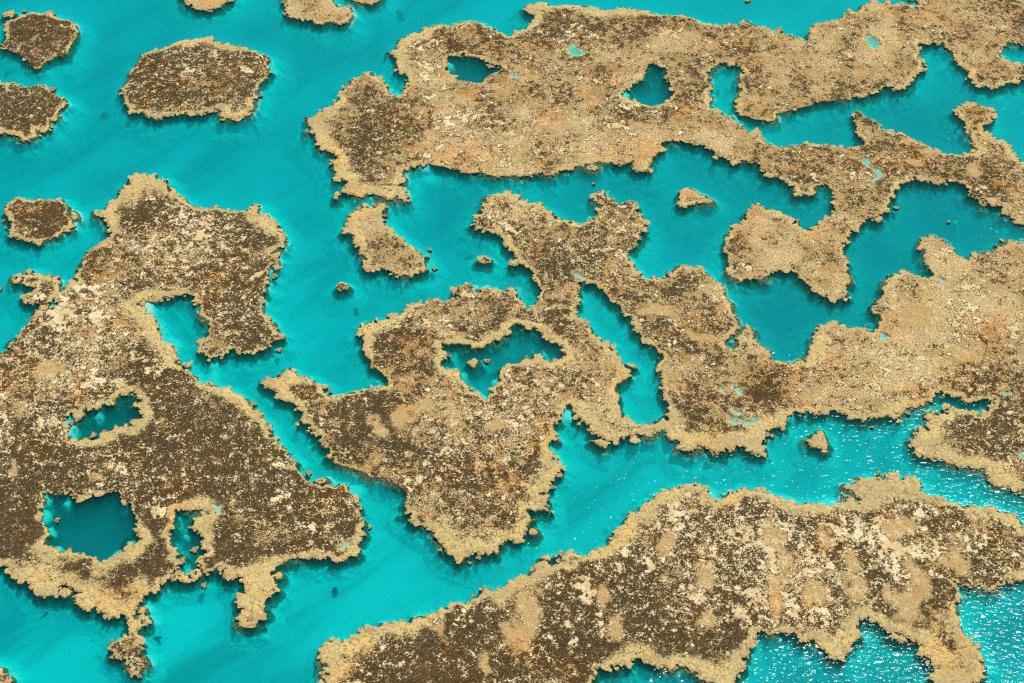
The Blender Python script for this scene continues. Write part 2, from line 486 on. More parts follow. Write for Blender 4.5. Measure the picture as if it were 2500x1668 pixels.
# ------------------------------------------------------------------ the traced outlines (photograph pixels, laid on the sea surface)
REEFS = {
 'r1': [
  [(0,108),(12,101),(11,84),(16,68),(14,56),(20,49),(41,45),(52,35),(71,34),(82,30),(95,31),(114,37),(128,31),(133,34),(132,42),(153,45),(169,52),(185,64),
   (180,71),(188,78),(181,90),(177,103),(169,117),(166,131),(155,139),(144,136),(133,139),(123,146),(109,151),(103,161),(93,166),(79,163),(65,157),(68,148),
   (52,133),(35,123),(16,117),(10,113),],
 ],
 'r1b': [
  [(5,35),(16,30),(30,26),(35,30),(30,38),(16,41),(10,41),],
 ],
 'r2': [
  [(-68,215),(0,204),(25,206),(41,208),(54,215),(74,214),(90,208),(103,211),(114,218),(128,231),(139,237),(161,248),(153,261),(142,272),(139,286),(123,289),
   (114,294),(116,305),(113,317),(93,317),(82,315),(90,327),(79,334),(65,340),(49,338),(41,330),(16,328),(0,323),(-68,305),],
 ],
 'r3': [
  [(301,217),(313,203),(319,191),(317,180),(332,170),(340,150),(346,133),(362,131),(373,123),(395,121),(414,114),(436,105),(441,97),(460,95),(466,99),(479,94),
   (504,93),(512,103),(531,106),(553,109),(572,113),(599,117),(618,123),(632,131),(645,133),(653,142),(650,158),(661,174),(650,182),(636,199),(625,215),(623,226),
   (618,240),(615,251),(613,263),(602,268),(605,275),(586,279),(569,286),(550,289),(535,286),(537,272),(531,266),(515,268),(501,275),(482,276),(471,272),(466,274),
   (452,275),(436,279),(409,281),(392,281),(387,286),(362,286),(354,278),(349,270),(332,272),(316,264),(306,252),(308,234),(310,225),(301,221),],
 ],
 'r4': [
  [(430,-44),(447,3),(463,8),(477,8),(482,22),(504,24),(520,20),(539,19),(547,8),(561,4),(564,-3),(577,-44),(504,-71),],
 ],
 'r5': [
  [(707,-44),(696,0),(698,11),(704,19),(704,33),(715,45),(732,45),(748,45),(764,49),(767,56),(789,60),(800,52),(816,54),(832,59),(846,56),(854,45),(861,37),
   (854,25),(846,16),(832,16),(822,16),(811,3),(800,-44),(756,-60),],
 ],
 'r6': [
  [(843,-30),(857,0),(873,4),(890,7),(905,10),(920,4),(928,-1),(936,-25),(892,-49),],
 ],
 'r7': [
  [(749,287),(768,283),(770,275),(783,270),(800,263),(811,256),(827,245),(823,233),(838,230),(843,215),(854,204),(860,193),(884,191),(895,182),(905,179),(911,188),
   (930,193),(936,207),(944,219),(947,230),(960,233),(985,235),(986,221),(996,215),(1001,202),(999,188),(985,174),(974,163),(971,148),(963,140),(956,132),
   (960,125),(977,120),(975,105),(990,93),(1004,84),(1031,83),(1031,74),(1053,67),(1069,59),(1088,60),(1099,64),(1118,59),(1137,52),(1159,53),(1181,64),(1200,72),
   (1219,80),(1238,83),(1260,87),(1270,79),(1281,72),(1294,59),(1311,41),(1303,33),(1285,27),(1282,20),(1281,14),(1305,10),(1315,4),(1333,7),(1339,15),(1357,15),
   (1382,10),(1393,12),(1409,15),(1431,18),(1458,20),(1485,25),(1504,20),(1534,22),(1553,26),(1580,30),(1613,37),(1643,39),(1676,45),(1708,53),(1736,61),(1757,65),
   (1779,63),(1804,64),(1817,54),(1834,57),(1845,65),(1861,64),(1865,63),(1876,71),(1893,76),(1914,82),(1936,91),(1955,99),(1972,99),(1980,90),(1980,78),(1991,71),
   (1996,60),(2013,54),(2037,50),(2053,46),(2056,38),(2075,33),(2091,30),(2111,19),(2121,5),(2135,5),(2146,11),(2165,12),(2184,12),(2203,10),(2219,15),(2225,20),
   (2241,19),(2252,14),(2241,3),(2228,0),(2225,-33),(2323,-71),(2459,-44),(2484,0),(2500,11),(2541,33),(2568,76),(2527,98),(2500,105),(2481,102),(2459,103),
   (2443,112),(2435,123),(2437,133),(2454,142),(2470,153),(2484,158),(2500,161),(2527,163),(2538,177),(2519,188),(2500,188),(2486,192),(2462,203),(2440,211),
   (2422,220),(2410,210),(2394,210),(2380,202),(2369,188),(2369,174),(2358,166),(2345,155),(2331,144),(2342,139),(2337,127),(2320,120),(2307,106),(2290,105),
   (2269,103),(2249,103),(2241,105),(2241,114),(2233,123),(2241,133),(2247,144),(2241,150),(2249,163),(2248,173),(2233,177),(2226,188),(2228,202),(2214,204),
   (2206,214),(2187,218),(2173,210),(2157,208),(2146,218),(2141,226),(2113,231),(2091,236),(2078,237),(2067,244),(2051,238),(2034,245),(2013,248),(1988,249),
   (1974,259),(1961,260),(1936,268),(1923,267),(1909,272),(1890,275),(1895,291),(1885,295),(1860,291),(1860,293),(1836,285),(1815,281),(1804,270),(1801,253),
   (1804,240),(1815,226),(1820,215),(1815,202),(1806,191),(1820,177),(1809,166),(1801,155),(1782,153),(1763,151),(1747,161),(1733,174),(1727,188),(1733,202),
   (1730,218),(1725,231),(1730,240),(1733,251),(1738,264),(1755,270),(1774,283),(1790,283),(1796,294),(1806,310),(1823,321),(1839,323),(1858,332),(1864,346),
   (1877,351),(1893,357),(1906,364),(1925,365),(1939,358),(1955,357),(1961,351),(1980,354),(1999,357),(2013,355),(2034,359),(2051,361),(2064,366),(2078,362),
   (2091,359),(2105,357),(2111,346),(2105,335),(2097,335),(2094,321),(2094,305),(2086,294),(2089,283),(2087,272),(2097,270),(2102,278),(2105,286),(2130,293),
   (2151,305),(2154,313),(2173,321),(2187,327),(2198,323),(2217,330),(2230,343),(2249,351),(2266,359),(2279,368),(2296,373),(2318,376),(2334,379),(2356,376),
   (2375,373),(2387,357),(2380,343),(2372,332),(2367,316),(2361,305),(2347,294),(2347,283),(2334,275),(2333,268),(2347,268),(2356,259),(2375,257),(2388,259),
   (2402,264),(2413,272),(2421,283),(2420,302),(2405,305),(2399,302),(2397,316),(2402,327),(2421,332),(2432,342),(2456,349),(2467,359),(2467,373),(2478,387),
   (2500,403),(2557,441),(2595,517),(2574,583),(2541,572),(2500,547),(2486,542),(2473,531),(2462,526),(2448,515),(2446,501),(2426,496),(2418,488),(2399,482),
   (2383,479),(2372,474),(2364,460),(2350,449),(2334,443),(2318,444),(2296,447),(2282,443),(2263,440),(2247,439),(2233,433),(2226,429),(2219,436),(2219,444),
   (2200,447),(2187,455),(2179,466),(2181,477),(2170,488),(2168,504),(2173,515),(2160,520),(2149,523),(2135,528),(2121,537),(2105,542),(2094,550),(2086,556),
   (2078,553),(2072,561),(2072,572),(2064,580),(2056,584),(2053,594),(2051,613),(2055,629),(2070,640),(2068,651),(2072,658),(2062,662),(2070,678),(2077,690),
   (2064,697),(2071,708),(2071,724),(2059,731),(2048,731),(2034,731),(2021,723),(2007,719),(1991,714),(1980,703),(1969,695),(1961,684),(1950,675),(1944,665),
   (1925,656),(1906,659),(1887,662),(1874,670),(1863,681),(1861,684),(1842,684),(1823,684),(1806,685),(1790,680),(1778,666),(1782,654),(1779,637),(1777,621),
   (1771,607),(1772,588),(1777,572),(1790,561),(1806,547),(1823,537),(1823,520),(1834,507),(1839,501),(1853,503),(1866,507),(1879,513),(1901,516),(1914,522),
   (1925,531),(1934,542),(1944,550),(1953,557),(1969,558),(1980,564),(1991,561),(1988,553),(1999,547),(2010,537),(2021,532),(2032,531),(2040,526),(2042,512),
   (2041,498),(2040,488),(2037,477),(2037,463),(2032,458),(2018,455),(2004,452),(1991,455),(1983,458),(1991,466),(1988,473),(1977,477),(1961,477),(1950,479),
   (1938,479),(1942,471),(1936,463),(1938,455),(1925,449),(1917,444),(1909,433),(1893,430),(1876,430),(1871,419),(1866,421),(1858,406),(1839,398),(1812,391),
   (1796,395),(1785,398),(1774,387),(1757,384),(1747,373),(1741,362),(1725,359),(1708,351),(1698,357),(1687,351),(1665,343),(1649,342),(1627,342),(1610,346),
   (1605,357),(1608,368),(1602,379),(1589,384),(1589,395),(1580,403),(1586,409),(1578,417),(1564,421),(1550,417),(1545,406),(1550,398),(1534,398),(1521,406),
   (1507,403),(1499,395),(1480,395),(1463,396),(1442,400),(1414,402),(1401,407),(1384,411),(1368,413),(1354,421),(1350,422),(1346,426),(1330,425),(1324,417),
   (1308,421),(1297,426),(1289,430),(1275,428),(1259,430),(1240,426),(1230,425),(1206,428),(1186,425),(1173,418),(1165,409),(1151,419),(1137,422),(1127,414),
   (1110,411),(1091,409),(1072,400),(1053,399),(1029,403),(1007,403),(996,411),(982,414),(982,414),(979,428),(990,441),(974,449),(969,455),(982,463),(989,477),
   (992,490),(985,490),(969,477),(963,466),(960,488),(947,490),(933,482),(920,477),(906,471),(892,477),(876,481),(865,475),(851,473),(832,471),(835,463),(846,460),
   (843,444),(835,439),(824,437),(819,422),(822,419),(822,409),(811,394),(824,389),(822,373),(805,369),(794,364),(781,359),(775,346),(771,332),(764,321),(751,323),
   (748,320),(764,319),(762,302),(753,294),],
  [(1088,142),(1097,133),(1116,135),(1135,131),(1151,142),(1165,144),(1184,150),(1206,158),(1230,161),(1227,169),(1214,174),(1197,180),(1181,188),(1176,202),
   (1159,202),(1143,196),(1124,196),(1107,191),(1099,180),(1088,166),(1094,155),],
  [(1586,158),(1602,158),(1621,163),(1629,177),(1619,191),(1632,204),(1638,218),(1649,231),(1632,242),(1624,255),(1599,256),(1589,259),(1572,253),(1553,251),
   (1540,245),(1523,240),(1515,229),(1531,215),(1542,226),(1537,203),(1553,204),(1567,196),(1575,191),(1572,174),],
  [(1380,117),(1393,114),(1403,103),(1410,109),(1406,117),(1420,116),(1428,123),(1428,132),(1414,135),(1403,136),(1387,131),],
  [(1245,181),(1256,178),(1271,178),(1271,191),(1262,189),(1248,189),],
  [(2112,86),(2124,89),(2141,95),(2149,103),(2145,114),(2132,118),(2121,109),(2113,99),],
  [(2100,392),(2113,383),(2126,385),(2123,398),(2134,410),(2149,418),(2157,425),(2154,425),(2149,436),(2143,447),(2132,444),(2141,433),(2132,419),],
 ],
 'r8': [
  [(835,558),(851,553),(862,547),(851,537),(851,531),(865,530),(857,526),(856,517),(873,516),(887,516),(888,501),(898,508),(909,509),(920,509),(928,501),(937,498),
   (937,509),(928,517),(930,531),(939,547),(947,554),(960,569),(977,583),(985,592),(999,599),(1009,607),(1018,616),(1023,624),(1034,632),(1037,640),(1042,659),
   (1039,665),(1023,662),(1009,660),(1009,667),(999,671),(982,669),(963,666),(947,659),(936,656),(920,658),(903,660),(890,654),(887,645),(895,635),(906,632),
   (892,626),(887,616),(881,607),(868,602),(862,594),(864,575),(851,571),(841,569),],
 ],
 'r9': [
  [(1162,636),(1173,626),(1180,622),(1186,626),(1197,633),(1191,643),(1176,643),],
 ],
 'r10': [
  [(824,695),(835,690),(845,696),(853,699),(849,707),(835,708),(824,707),],
 ],
 'r12': [
  [(10,516),(19,508),(16,494),(33,492),(41,482),(57,486),(71,490),(82,492),(101,488),(120,489),(133,493),(139,486),(151,486),(155,496),(166,501),(167,513),
   (163,522),(174,531),(178,539),(177,553),(166,558),(153,558),(148,569),(139,575),(125,580),(109,583),(101,591),(87,591),(74,586),(54,587),(41,579),(25,575),
   (25,567),(30,558),(29,542),(25,531),(19,522),],
 ],
 'r12b': [
  [(174,517),(186,517),(191,528),(188,534),(178,532),],
 ],
 'r13': [
  [(-136,869),(0,862),(16,859),(27,853),(30,839),(41,833),(44,820),(52,806),(65,795),(76,782),(90,768),(84,754),(101,750),(117,754),(131,745),(142,741),(136,733),
   (131,724),(120,726),(114,735),(103,745),(90,739),(68,741),(52,727),(54,722),(68,718),(84,716),(87,711),(79,703),(68,692),(59,684),(71,674),(90,673),(109,677),
   (123,680),(136,684),(142,695),(147,708),(155,716),(166,708),(177,695),(188,686),(196,667),(204,654),(207,637),(215,621),(229,607),(245,599),(259,583),(272,577),
   (281,569),(267,561),(267,545),(259,534),(253,526),(240,524),(240,516),(264,515),(267,501),(281,493),(289,485),(297,471),(308,459),(319,448),(313,441),(319,432),
   (338,428),(354,425),(373,428),(376,436),(389,441),(399,434),(402,447),(409,458),(419,468),(433,479),(447,488),(460,496),(477,504),(493,509),(512,509),(531,508),
   (547,512),(566,516),(588,516),(605,517),(615,504),(626,500),(628,501),(638,511),(636,520),(650,526),(661,537),(674,550),(685,567),(692,583),(688,599),(677,613),
   (666,618),(672,629),(676,636),(664,645),(655,656),(655,673),(647,678),(646,697),(658,709),(642,716),(636,724),(642,741),(639,757),(647,771),(658,787),(664,795),
   (672,809),(688,823),(672,828),(664,836),(661,842),(653,858),(636,858),(623,863),(610,861),(594,858),(577,854),(566,853),(553,853),(542,863),(528,870),(515,869),
   (504,861),(493,851),(501,844),(498,833),(515,828),(520,814),(504,810),(515,798),(517,790),(501,776),(485,768),(501,757),(496,741),(482,738),(471,727),(460,719),
   (444,714),(425,715),(409,722),(389,724),(370,727),(351,735),(335,741),(330,746),(343,760),(362,776),(379,795),(389,814),(400,831),(409,839),(419,842),(417,855),
   (419,872),(433,885),(449,893),(466,903),(474,915),(482,929),(498,940),(520,945),(539,948),(556,953),(575,961),(594,970),(599,981),(613,1000),(624,1016),
   (625,1013),(639,1024),(650,1040),(658,1057),(666,1070),(674,1089),(685,1100),(702,1109),(702,1119),(694,1125),(710,1125),(723,1122),(726,1133),(721,1141),
   (729,1155),(743,1163),(756,1174),(773,1185),(789,1190),(797,1182),(816,1185),(838,1182),(849,1196),(865,1207),(862,1217),(873,1228),(881,1237),(876,1247),
   (879,1249),(884,1263),(892,1276),(892,1290),(890,1306),(876,1320),(865,1328),(877,1342),(871,1350),(851,1355),(832,1362),(816,1364),(811,1358),(794,1358),
   (783,1365),(764,1364),(748,1368),(734,1362),(713,1366),(699,1374),(680,1374),(669,1383),(664,1394),(669,1415),(679,1429),(679,1443),(666,1451),(650,1459),
   (645,1472),(650,1489),(642,1502),(631,1511),(628,1524),(621,1527),(602,1527),(586,1528),(584,1505),(594,1494),(580,1483),(580,1467),(583,1456),(596,1453),
   (602,1443),(594,1429),(596,1418),(580,1410),(566,1418),(553,1413),(542,1399),(542,1385),(531,1388),(526,1399),(509,1396),(496,1394),(487,1380),(482,1366),
   (493,1358),(496,1342),(487,1325),(496,1312),(482,1301),(463,1291),(477,1282),(474,1271),(482,1263),(509,1257),(512,1252),(490,1242),(460,1242),(449,1239),
   (433,1239),(419,1242),(422,1253),(422,1257),(419,1274),(425,1290),(411,1301),(414,1320),(419,1336),(436,1344),(438,1361),(444,1377),(444,1394),(428,1396),
   (409,1402),(406,1415),(389,1429),(376,1445),(362,1445),(351,1432),(346,1421),(357,1443),(349,1456),(340,1478),(330,1486),(319,1500),(324,1513),(338,1511),
   (346,1530),(332,1543),(330,1560),(321,1573),(340,1575),(343,1592),(335,1603),(338,1622),(346,1633),(338,1639),(327,1636),(313,1622),(300,1603),(283,1598),
   (270,1584),(281,1573),(283,1562),(305,1562),(313,1546),(310,1532),(316,1516),(300,1508),(294,1500),(278,1502),(259,1507),(242,1494),(237,1481),(237,1464),
   (226,1453),(191,1443),(174,1432),(155,1429),(142,1437),(128,1453),(109,1459),(90,1456),(79,1437),(69,1429),(65,1415),(46,1415),(27,1410),(22,1394),(25,1383),
   (0,1379),(-136,1369),],
  [(155,1016),(169,1010),(177,1021),(196,1021),(202,1008),(218,1002),(240,1002),(253,991),(272,986),(286,970),(305,967),(324,956),(340,967),(346,981),(321,986),
   (327,991),(349,997),(351,1013),(335,1024),(321,1038),(300,1046),(283,1043),(275,1062),(261,1068),(240,1070),(221,1077),(202,1080),(177,1074),(167,1068),
   (166,1046),(158,1030),],
  [(103,1220),(109,1202),(128,1201),(136,1209),(142,1204),(163,1197),(177,1198),(166,1207),(177,1212),(196,1217),(218,1212),(240,1207),(259,1207),(275,1204),
   (294,1196),(289,1209),(308,1228),(327,1228),(324,1239),(324,1246),(327,1257),(338,1271),(332,1293),(338,1306),(354,1306),(340,1320),(324,1331),(308,1342),
   (289,1350),(272,1358),(261,1366),(245,1374),(237,1366),(226,1358),(207,1353),(196,1347),(174,1347),(153,1350),(136,1342),(120,1328),(109,1320),(125,1312),
   (128,1298),(120,1282),(109,1268),(106,1255),(103,1241),],
  [(511,1227),(523,1235),(542,1235),(535,1246),(543,1256),(523,1256),(527,1245),],
  [(827,1335),(838,1325),(856,1324),(861,1330),(846,1334),(835,1339),],
 ],
 'r14': [
  [(875,803),(881,794),(901,790),(914,788),(920,793),(917,784),(933,780),(947,782),(963,776),(977,773),(988,765),(999,757),(1009,746),(1023,745),(1042,744),
   (1053,733),(1069,733),(1086,737),(1102,731),(1118,730),(1121,722),(1118,711),(1118,696),(1135,696),(1148,695),(1151,708),(1162,714),(1170,719),(1178,707),
   (1186,704),(1197,708),(1203,714),(1225,712),(1241,714),(1244,703),(1251,701),(1260,714),(1262,727),(1270,738),(1281,752),(1289,759),(1297,752),(1311,741),
   (1319,727),(1322,714),(1316,695),(1311,681),(1303,670),(1289,659),(1275,648),(1259,645),(1245,648),(1245,637),(1256,626),(1259,616),(1251,605),(1240,610),
   (1230,588),(1225,575),(1211,565),(1192,564),(1178,556),(1167,558),(1154,556),(1148,547),(1162,539),(1161,528),(1173,526),(1173,509),(1184,501),(1186,490),
   (1203,479),(1219,477),(1238,478),(1265,486),(1278,493),(1300,497),(1322,501),(1335,511),(1349,523),(1352,534),(1365,535),(1376,537),(1387,545),(1398,541),
   (1414,545),(1428,543),(1436,539),(1452,531),(1469,526),(1469,515),(1477,509),(1477,501),(1466,496),(1458,490),(1447,479),(1458,473),(1477,470),(1477,479),
   (1491,490),(1501,498),(1515,503),(1526,494),(1548,493),(1559,503),(1548,515),(1550,526),(1567,528),(1572,542),(1561,550),(1574,561),(1564,567),(1559,583),
   (1556,594),(1548,605),(1534,610),(1526,624),(1534,635),(1545,648),(1553,662),(1561,675),(1578,682),(1594,686),(1616,682),(1629,682),(1640,673),(1654,659),
   (1662,650),(1673,650),(1689,656),(1703,651),(1717,656),(1719,667),(1733,678),(1747,692),(1760,697),(1766,708),(1768,722),(1782,735),(1785,749),(1782,760),
   (1793,776),(1801,790),(1801,801),(1787,812),(1774,817),(1763,825),(1763,836),(1760,836),(1757,850),(1771,855),(1787,863),(1801,869),(1798,855),(1801,842),
   (1809,833),(1804,825),(1809,817),(1820,809),(1828,799),(1839,806),(1839,820),(1850,833),(1853,842),(1869,855),(1876,855),(1876,869),(1882,880),(1893,888),
   (1909,893),(1931,893),(1950,888),(1966,880),(1974,869),(1980,855),(1977,844),(1993,836),(1991,825),(1996,812),(2007,795),(2021,793),(2034,791),(2048,794),
   (2062,793),(2067,801),(2078,803),(2094,801),(2113,803),(2119,814),(2132,814),(2146,806),(2151,798),(2149,782),(2143,768),(2132,760),(2130,753),(2143,749),
   (2146,735),(2154,722),(2162,711),(2157,700),(2168,695),(2165,684),(2184,678),(2184,670),(2209,670),(2228,671),(2247,675),(2266,680),(2279,678),(2285,667),
   (2271,656),(2269,645),(2263,635),(2266,624),(2260,610),(2249,599),(2248,586),(2263,577),(2274,575),(2288,583),(2307,586),(2318,594),(2323,607),(2334,616),
   (2339,629),(2350,632),(2367,637),(2372,626),(2383,616),(2402,618),(2421,616),(2443,609),(2454,596),(2467,591),(2486,591),(2500,592),(2595,599),(2609,1237),
   (2527,1209),(2500,1196),(2489,1198),(2475,1190),(2470,1177),(2467,1182),(2451,1189),(2429,1185),(2418,1177),(2421,1160),(2405,1155),(2399,1141),(2386,1145),
   (2367,1138),(2345,1138),(2323,1130),(2307,1122),(2290,1117),(2269,1117),(2249,1111),(2241,1100),(2236,1087),(2228,1074),(2239,1062),(2236,1054),(2241,1046),
   (2252,1054),(2266,1049),(2271,1038),(2266,1024),(2266,1010),(2277,1004),(2285,1016),(2301,1013),(2312,1008),(2326,1002),(2345,1004),(2369,1008),(2383,1016),
   (2397,1019),(2407,1013),(2421,997),(2435,976),(2416,975),(2399,975),(2383,975),(2367,976),(2361,981),(2350,972),(2334,970),(2320,961),(2309,957),(2293,953),
   (2290,959),(2277,967),(2269,979),(2255,983),(2239,991),(2222,994),(2211,997),(2203,1010),(2190,1005),(2181,1002),(2198,1021),(2176,1016),(2157,1017),(2141,1016),
   (2132,1016),(2119,1019),(2111,1030),(2100,1024),(2089,1019),(2070,1013),(2051,1008),(2034,1001),(2013,1000),(1996,1005),(1974,1006),(1953,1005),(1947,1000),
   (1928,1000),(1920,1005),(1929,1016),(1912,1024),(1909,1038),(1893,1040),(1876,1051),(1868,1062),(1864,1065),(1861,1079),(1864,1092),(1862,1106),(1839,1109),
   (1828,1100),(1815,1089),(1801,1089),(1787,1096),(1771,1103),(1744,1109),(1727,1103),(1714,1092),(1695,1094),(1689,1103),(1678,1109),(1665,1103),(1651,1099),
   (1662,1087),(1662,1073),(1654,1068),(1640,1065),(1629,1054),(1608,1051),(1591,1054),(1575,1055),(1567,1059),(1553,1068),(1534,1065),(1512,1065),(1499,1076),
   (1488,1077),(1474,1070),(1466,1059),(1450,1057),(1436,1053),(1447,1043),(1442,1034),(1428,1030),(1414,1024),(1410,1016),(1414,1005),(1406,994),(1393,989),
   (1384,987),(1373,991),(1375,1002),(1368,1016),(1365,1025),(1349,1032),(1346,1043),(1349,1059),(1360,1070),(1363,1076),(1349,1073),(1343,1081),(1341,1100),
   (1349,1117),(1352,1125),(1368,1130),(1368,1141),(1357,1152),(1364,1158),(1349,1166),(1346,1179),(1333,1187),(1338,1198),(1319,1198),(1314,1209),(1333,1209),
   (1341,1223),(1335,1231),(1324,1228),(1338,1247),(1319,1250),(1294,1249),(1281,1250),(1286,1252),(1284,1266),(1300,1268),(1289,1276),(1284,1287),(1284,1301),
   (1270,1315),(1256,1317),(1240,1319),(1230,1320),(1227,1331),(1216,1336),(1214,1347),(1197,1350),(1181,1354),(1167,1349),(1154,1344),(1140,1353),(1132,1361),
   (1118,1361),(1102,1353),(1086,1343),(1088,1334),(1075,1320),(1067,1306),(1058,1293),(1045,1282),(1023,1282),(1004,1274),(1012,1266),(1007,1255),(990,1249),
   (990,1245),(979,1228),(996,1220),(990,1209),(990,1196),(977,1185),(958,1174),(941,1166),(922,1159),(903,1160),(887,1158),(873,1147),(862,1141),(846,1138),
   (830,1134),(813,1130),(816,1117),(811,1109),(797,1095),(789,1087),(773,1079),(781,1070),(767,1062),(764,1046),(756,1038),(737,1030),(737,1019),(743,1016),
   (740,1005),(729,991),(715,983),(696,978),(688,970),(674,964),(674,951),(661,945),(647,941),(636,930),(655,927),(669,923),(685,915),(696,904),(713,904),
   (723,918),(737,923),(751,923),(764,933),(778,942),(786,948),(792,959),(805,970),(816,975),(835,967),(851,964),(865,961),(881,964),(892,955),(914,951),(930,946),
   (941,951),(952,937),(947,923),(933,918),(928,907),(917,899),(901,893),(906,882),(898,874),(895,861),(890,847),(887,833),(881,825),(890,817),(881,809),],
  [(1067,833),(1080,839),(1094,844),(1110,840),(1127,844),(1143,848),(1159,850),(1181,844),(1197,836),(1214,831),(1225,820),(1241,809),(1255,795),(1259,787),
   (1273,795),(1292,803),(1308,801),(1319,814),(1333,823),(1349,833),(1363,844),(1373,858),(1379,869),(1376,880),(1360,881),(1346,885),(1333,884),(1327,869),
   (1319,858),(1305,859),(1303,870),(1286,873),(1275,880),(1262,888),(1245,892),(1225,893),(1214,910),(1219,918),(1227,934),(1216,942),(1206,953),(1200,964),
   (1192,978),(1181,976),(1170,964),(1154,956),(1143,945),(1129,934),(1124,921),(1116,910),(1105,902),(1083,902),(1078,891),(1069,882),(1078,872),(1094,866),
   (1088,855),(1072,853),],
  [(1409,697),(1414,692),(1431,686),(1444,689),(1458,700),(1471,708),(1482,722),(1491,733),(1507,741),(1515,749),(1521,765),(1537,768),(1548,779),(1550,795),
   (1545,803),(1564,820),(1578,833),(1597,844),(1605,855),(1621,866),(1616,882),(1613,896),(1619,915),(1624,937),(1619,964),(1629,975),(1632,991),(1632,1008),
   (1616,1009),(1629,1016),(1621,1027),(1599,1032),(1583,1038),(1567,1035),(1545,1034),(1531,1027),(1521,1013),(1512,997),(1507,983),(1512,970),(1501,956),
   (1504,942),(1518,930),(1537,923),(1534,910),(1526,893),(1512,880),(1499,869),(1493,853),(1488,836),(1485,839),(1471,831),(1455,825),(1442,814),(1439,801),
   (1433,787),(1420,779),(1403,779),(1401,768),(1403,752),(1414,735),(1409,724),(1412,708),],
  [(1397,666),(1414,669),(1428,680),(1432,686),(1417,684),(1403,675),],
  [(1757,946),(1774,952),(1775,966),(1763,960),],
  [(1779,942),(1785,933),(1793,945),(1790,951),(1806,944),(1814,953),(1806,963),(1793,959),(1787,951),],
  [(1783,994),(1801,1000),(1816,1006),(1809,1012),(1790,1004),],
  [(1775,1017),(1787,1024),(1801,1015),(1815,1023),(1823,1030),(1836,1020),(1857,1017),(1850,1028),(1839,1039),(1828,1036),(1809,1032),(1790,1036),(1779,1031),
   ],
  [(2446,961),(2462,957),(2469,961),(2459,968),(2448,967),],
  [(2489,1111),(2500,1103),(2533,1111),(2500,1121),],
  [(2147,816),(2162,816),(2175,823),(2160,832),(2149,825),],
  [(2289,677),(2301,674),(2308,686),(2298,690),],
 ],
 'r14b': [
  [(1137,887),(1151,878),(1161,873),(1169,882),(1162,893),(1155,900),(1146,893),],
 ],
 'r16': [
  [(1657,493),(1662,485),(1658,471),(1668,460),(1681,460),(1700,470),(1708,479),(1722,477),(1722,485),(1738,486),(1740,492),(1730,496),(1714,493),(1700,494),
   (1687,500),(1670,504),(1661,501),],
 ],
 'r17': [
  [(1969,1072),(1980,1068),(1983,1059),(1996,1058),(1999,1051),(2008,1050),(2015,1059),(2019,1073),(2023,1081),(2021,1095),(2008,1100),(2002,1091),(1988,1092),
   (1977,1089),(1973,1079),],
 ],
 'r18': [
  [(1439,1074),(1458,1072),(1474,1073),(1486,1081),(1480,1094),(1463,1089),(1447,1080),],
 ],
 'r19': [
  [(783,1758),(797,1677),(792,1647),(811,1650),(797,1630),(786,1614),(794,1600),(794,1584),(805,1573),(822,1568),(835,1572),(838,1562),(854,1560),(871,1551),
   (879,1543),(890,1530),(901,1534),(917,1531),(925,1523),(944,1527),(960,1524),(977,1524),(996,1519),(1009,1509),(1023,1515),(1045,1508),(1067,1501),(1088,1497),
   (1099,1486),(1094,1481),(1121,1472),(1137,1472),(1154,1464),(1167,1459),(1181,1444),(1195,1443),(1203,1453),(1216,1443),(1233,1440),(1248,1429),(1259,1418),
   (1273,1411),(1297,1406),(1305,1396),(1322,1388),(1343,1381),(1363,1377),(1393,1372),(1425,1365),(1442,1358),(1447,1343),(1474,1340),(1493,1325),(1507,1306),
   (1518,1293),(1531,1276),(1537,1255),(1553,1259),(1567,1252),(1578,1244),(1578,1239),(1575,1231),(1594,1220),(1599,1209),(1616,1204),(1632,1202),(1646,1205),
   (1657,1196),(1670,1190),(1684,1196),(1692,1193),(1706,1197),(1722,1194),(1730,1209),(1725,1220),(1744,1223),(1763,1217),(1779,1209),(1798,1209),(1806,1201),
   (1820,1196),(1839,1198),(1855,1197),(1879,1202),(1890,1212),(1906,1215),(1920,1223),(1934,1231),(1953,1234),(1974,1228),(1996,1234),(2015,1231),(2037,1237),
   (2053,1231),(2062,1217),(2078,1215),(2086,1226),(2102,1226),(2108,1215),(2097,1207),(2086,1201),(2070,1194),(2056,1190),(2072,1183),(2089,1185),(2100,1182),
   (2102,1171),(2121,1164),(2135,1171),(2149,1178),(2157,1163),(2173,1159),(2184,1163),(2192,1174),(2206,1175),(2214,1163),(2230,1168),(2247,1177),(2249,1190),
   (2239,1196),(2260,1207),(2279,1215),(2296,1223),(2318,1231),(2339,1237),(2361,1242),(2386,1245),(2405,1245),(2421,1239),(2435,1245),(2451,1257),(2467,1261),
   (2484,1274),(2497,1290),(2527,1312),(2582,1355),(2568,1394),(2500,1407),(2486,1408),(2467,1411),(2451,1423),(2440,1434),(2426,1445),(2410,1440),(2394,1432),
   (2377,1429),(2358,1422),(2342,1418),(2323,1415),(2320,1426),(2337,1443),(2337,1462),(2328,1470),(2328,1486),(2334,1508),(2339,1530),(2350,1546),(2369,1562),
   (2383,1581),(2388,1603),(2391,1622),(2407,1633),(2399,1650),(2388,1660),(2367,1663),(2358,1704),(2339,1704),(2331,1668),(2301,1666),(2282,1658),(2274,1647),
   (2285,1633),(2296,1628),(2285,1614),(2282,1606),(2258,1603),(2255,1587),(2255,1573),(2236,1562),(2219,1551),(2200,1546),(2181,1543),(2162,1532),(2146,1524),
   (2130,1516),(2113,1509),(2102,1516),(2091,1527),(2094,1549),(2102,1562),(2091,1571),(2070,1579),(2064,1603),(2059,1609),(2045,1600),(2029,1600),(2015,1592),
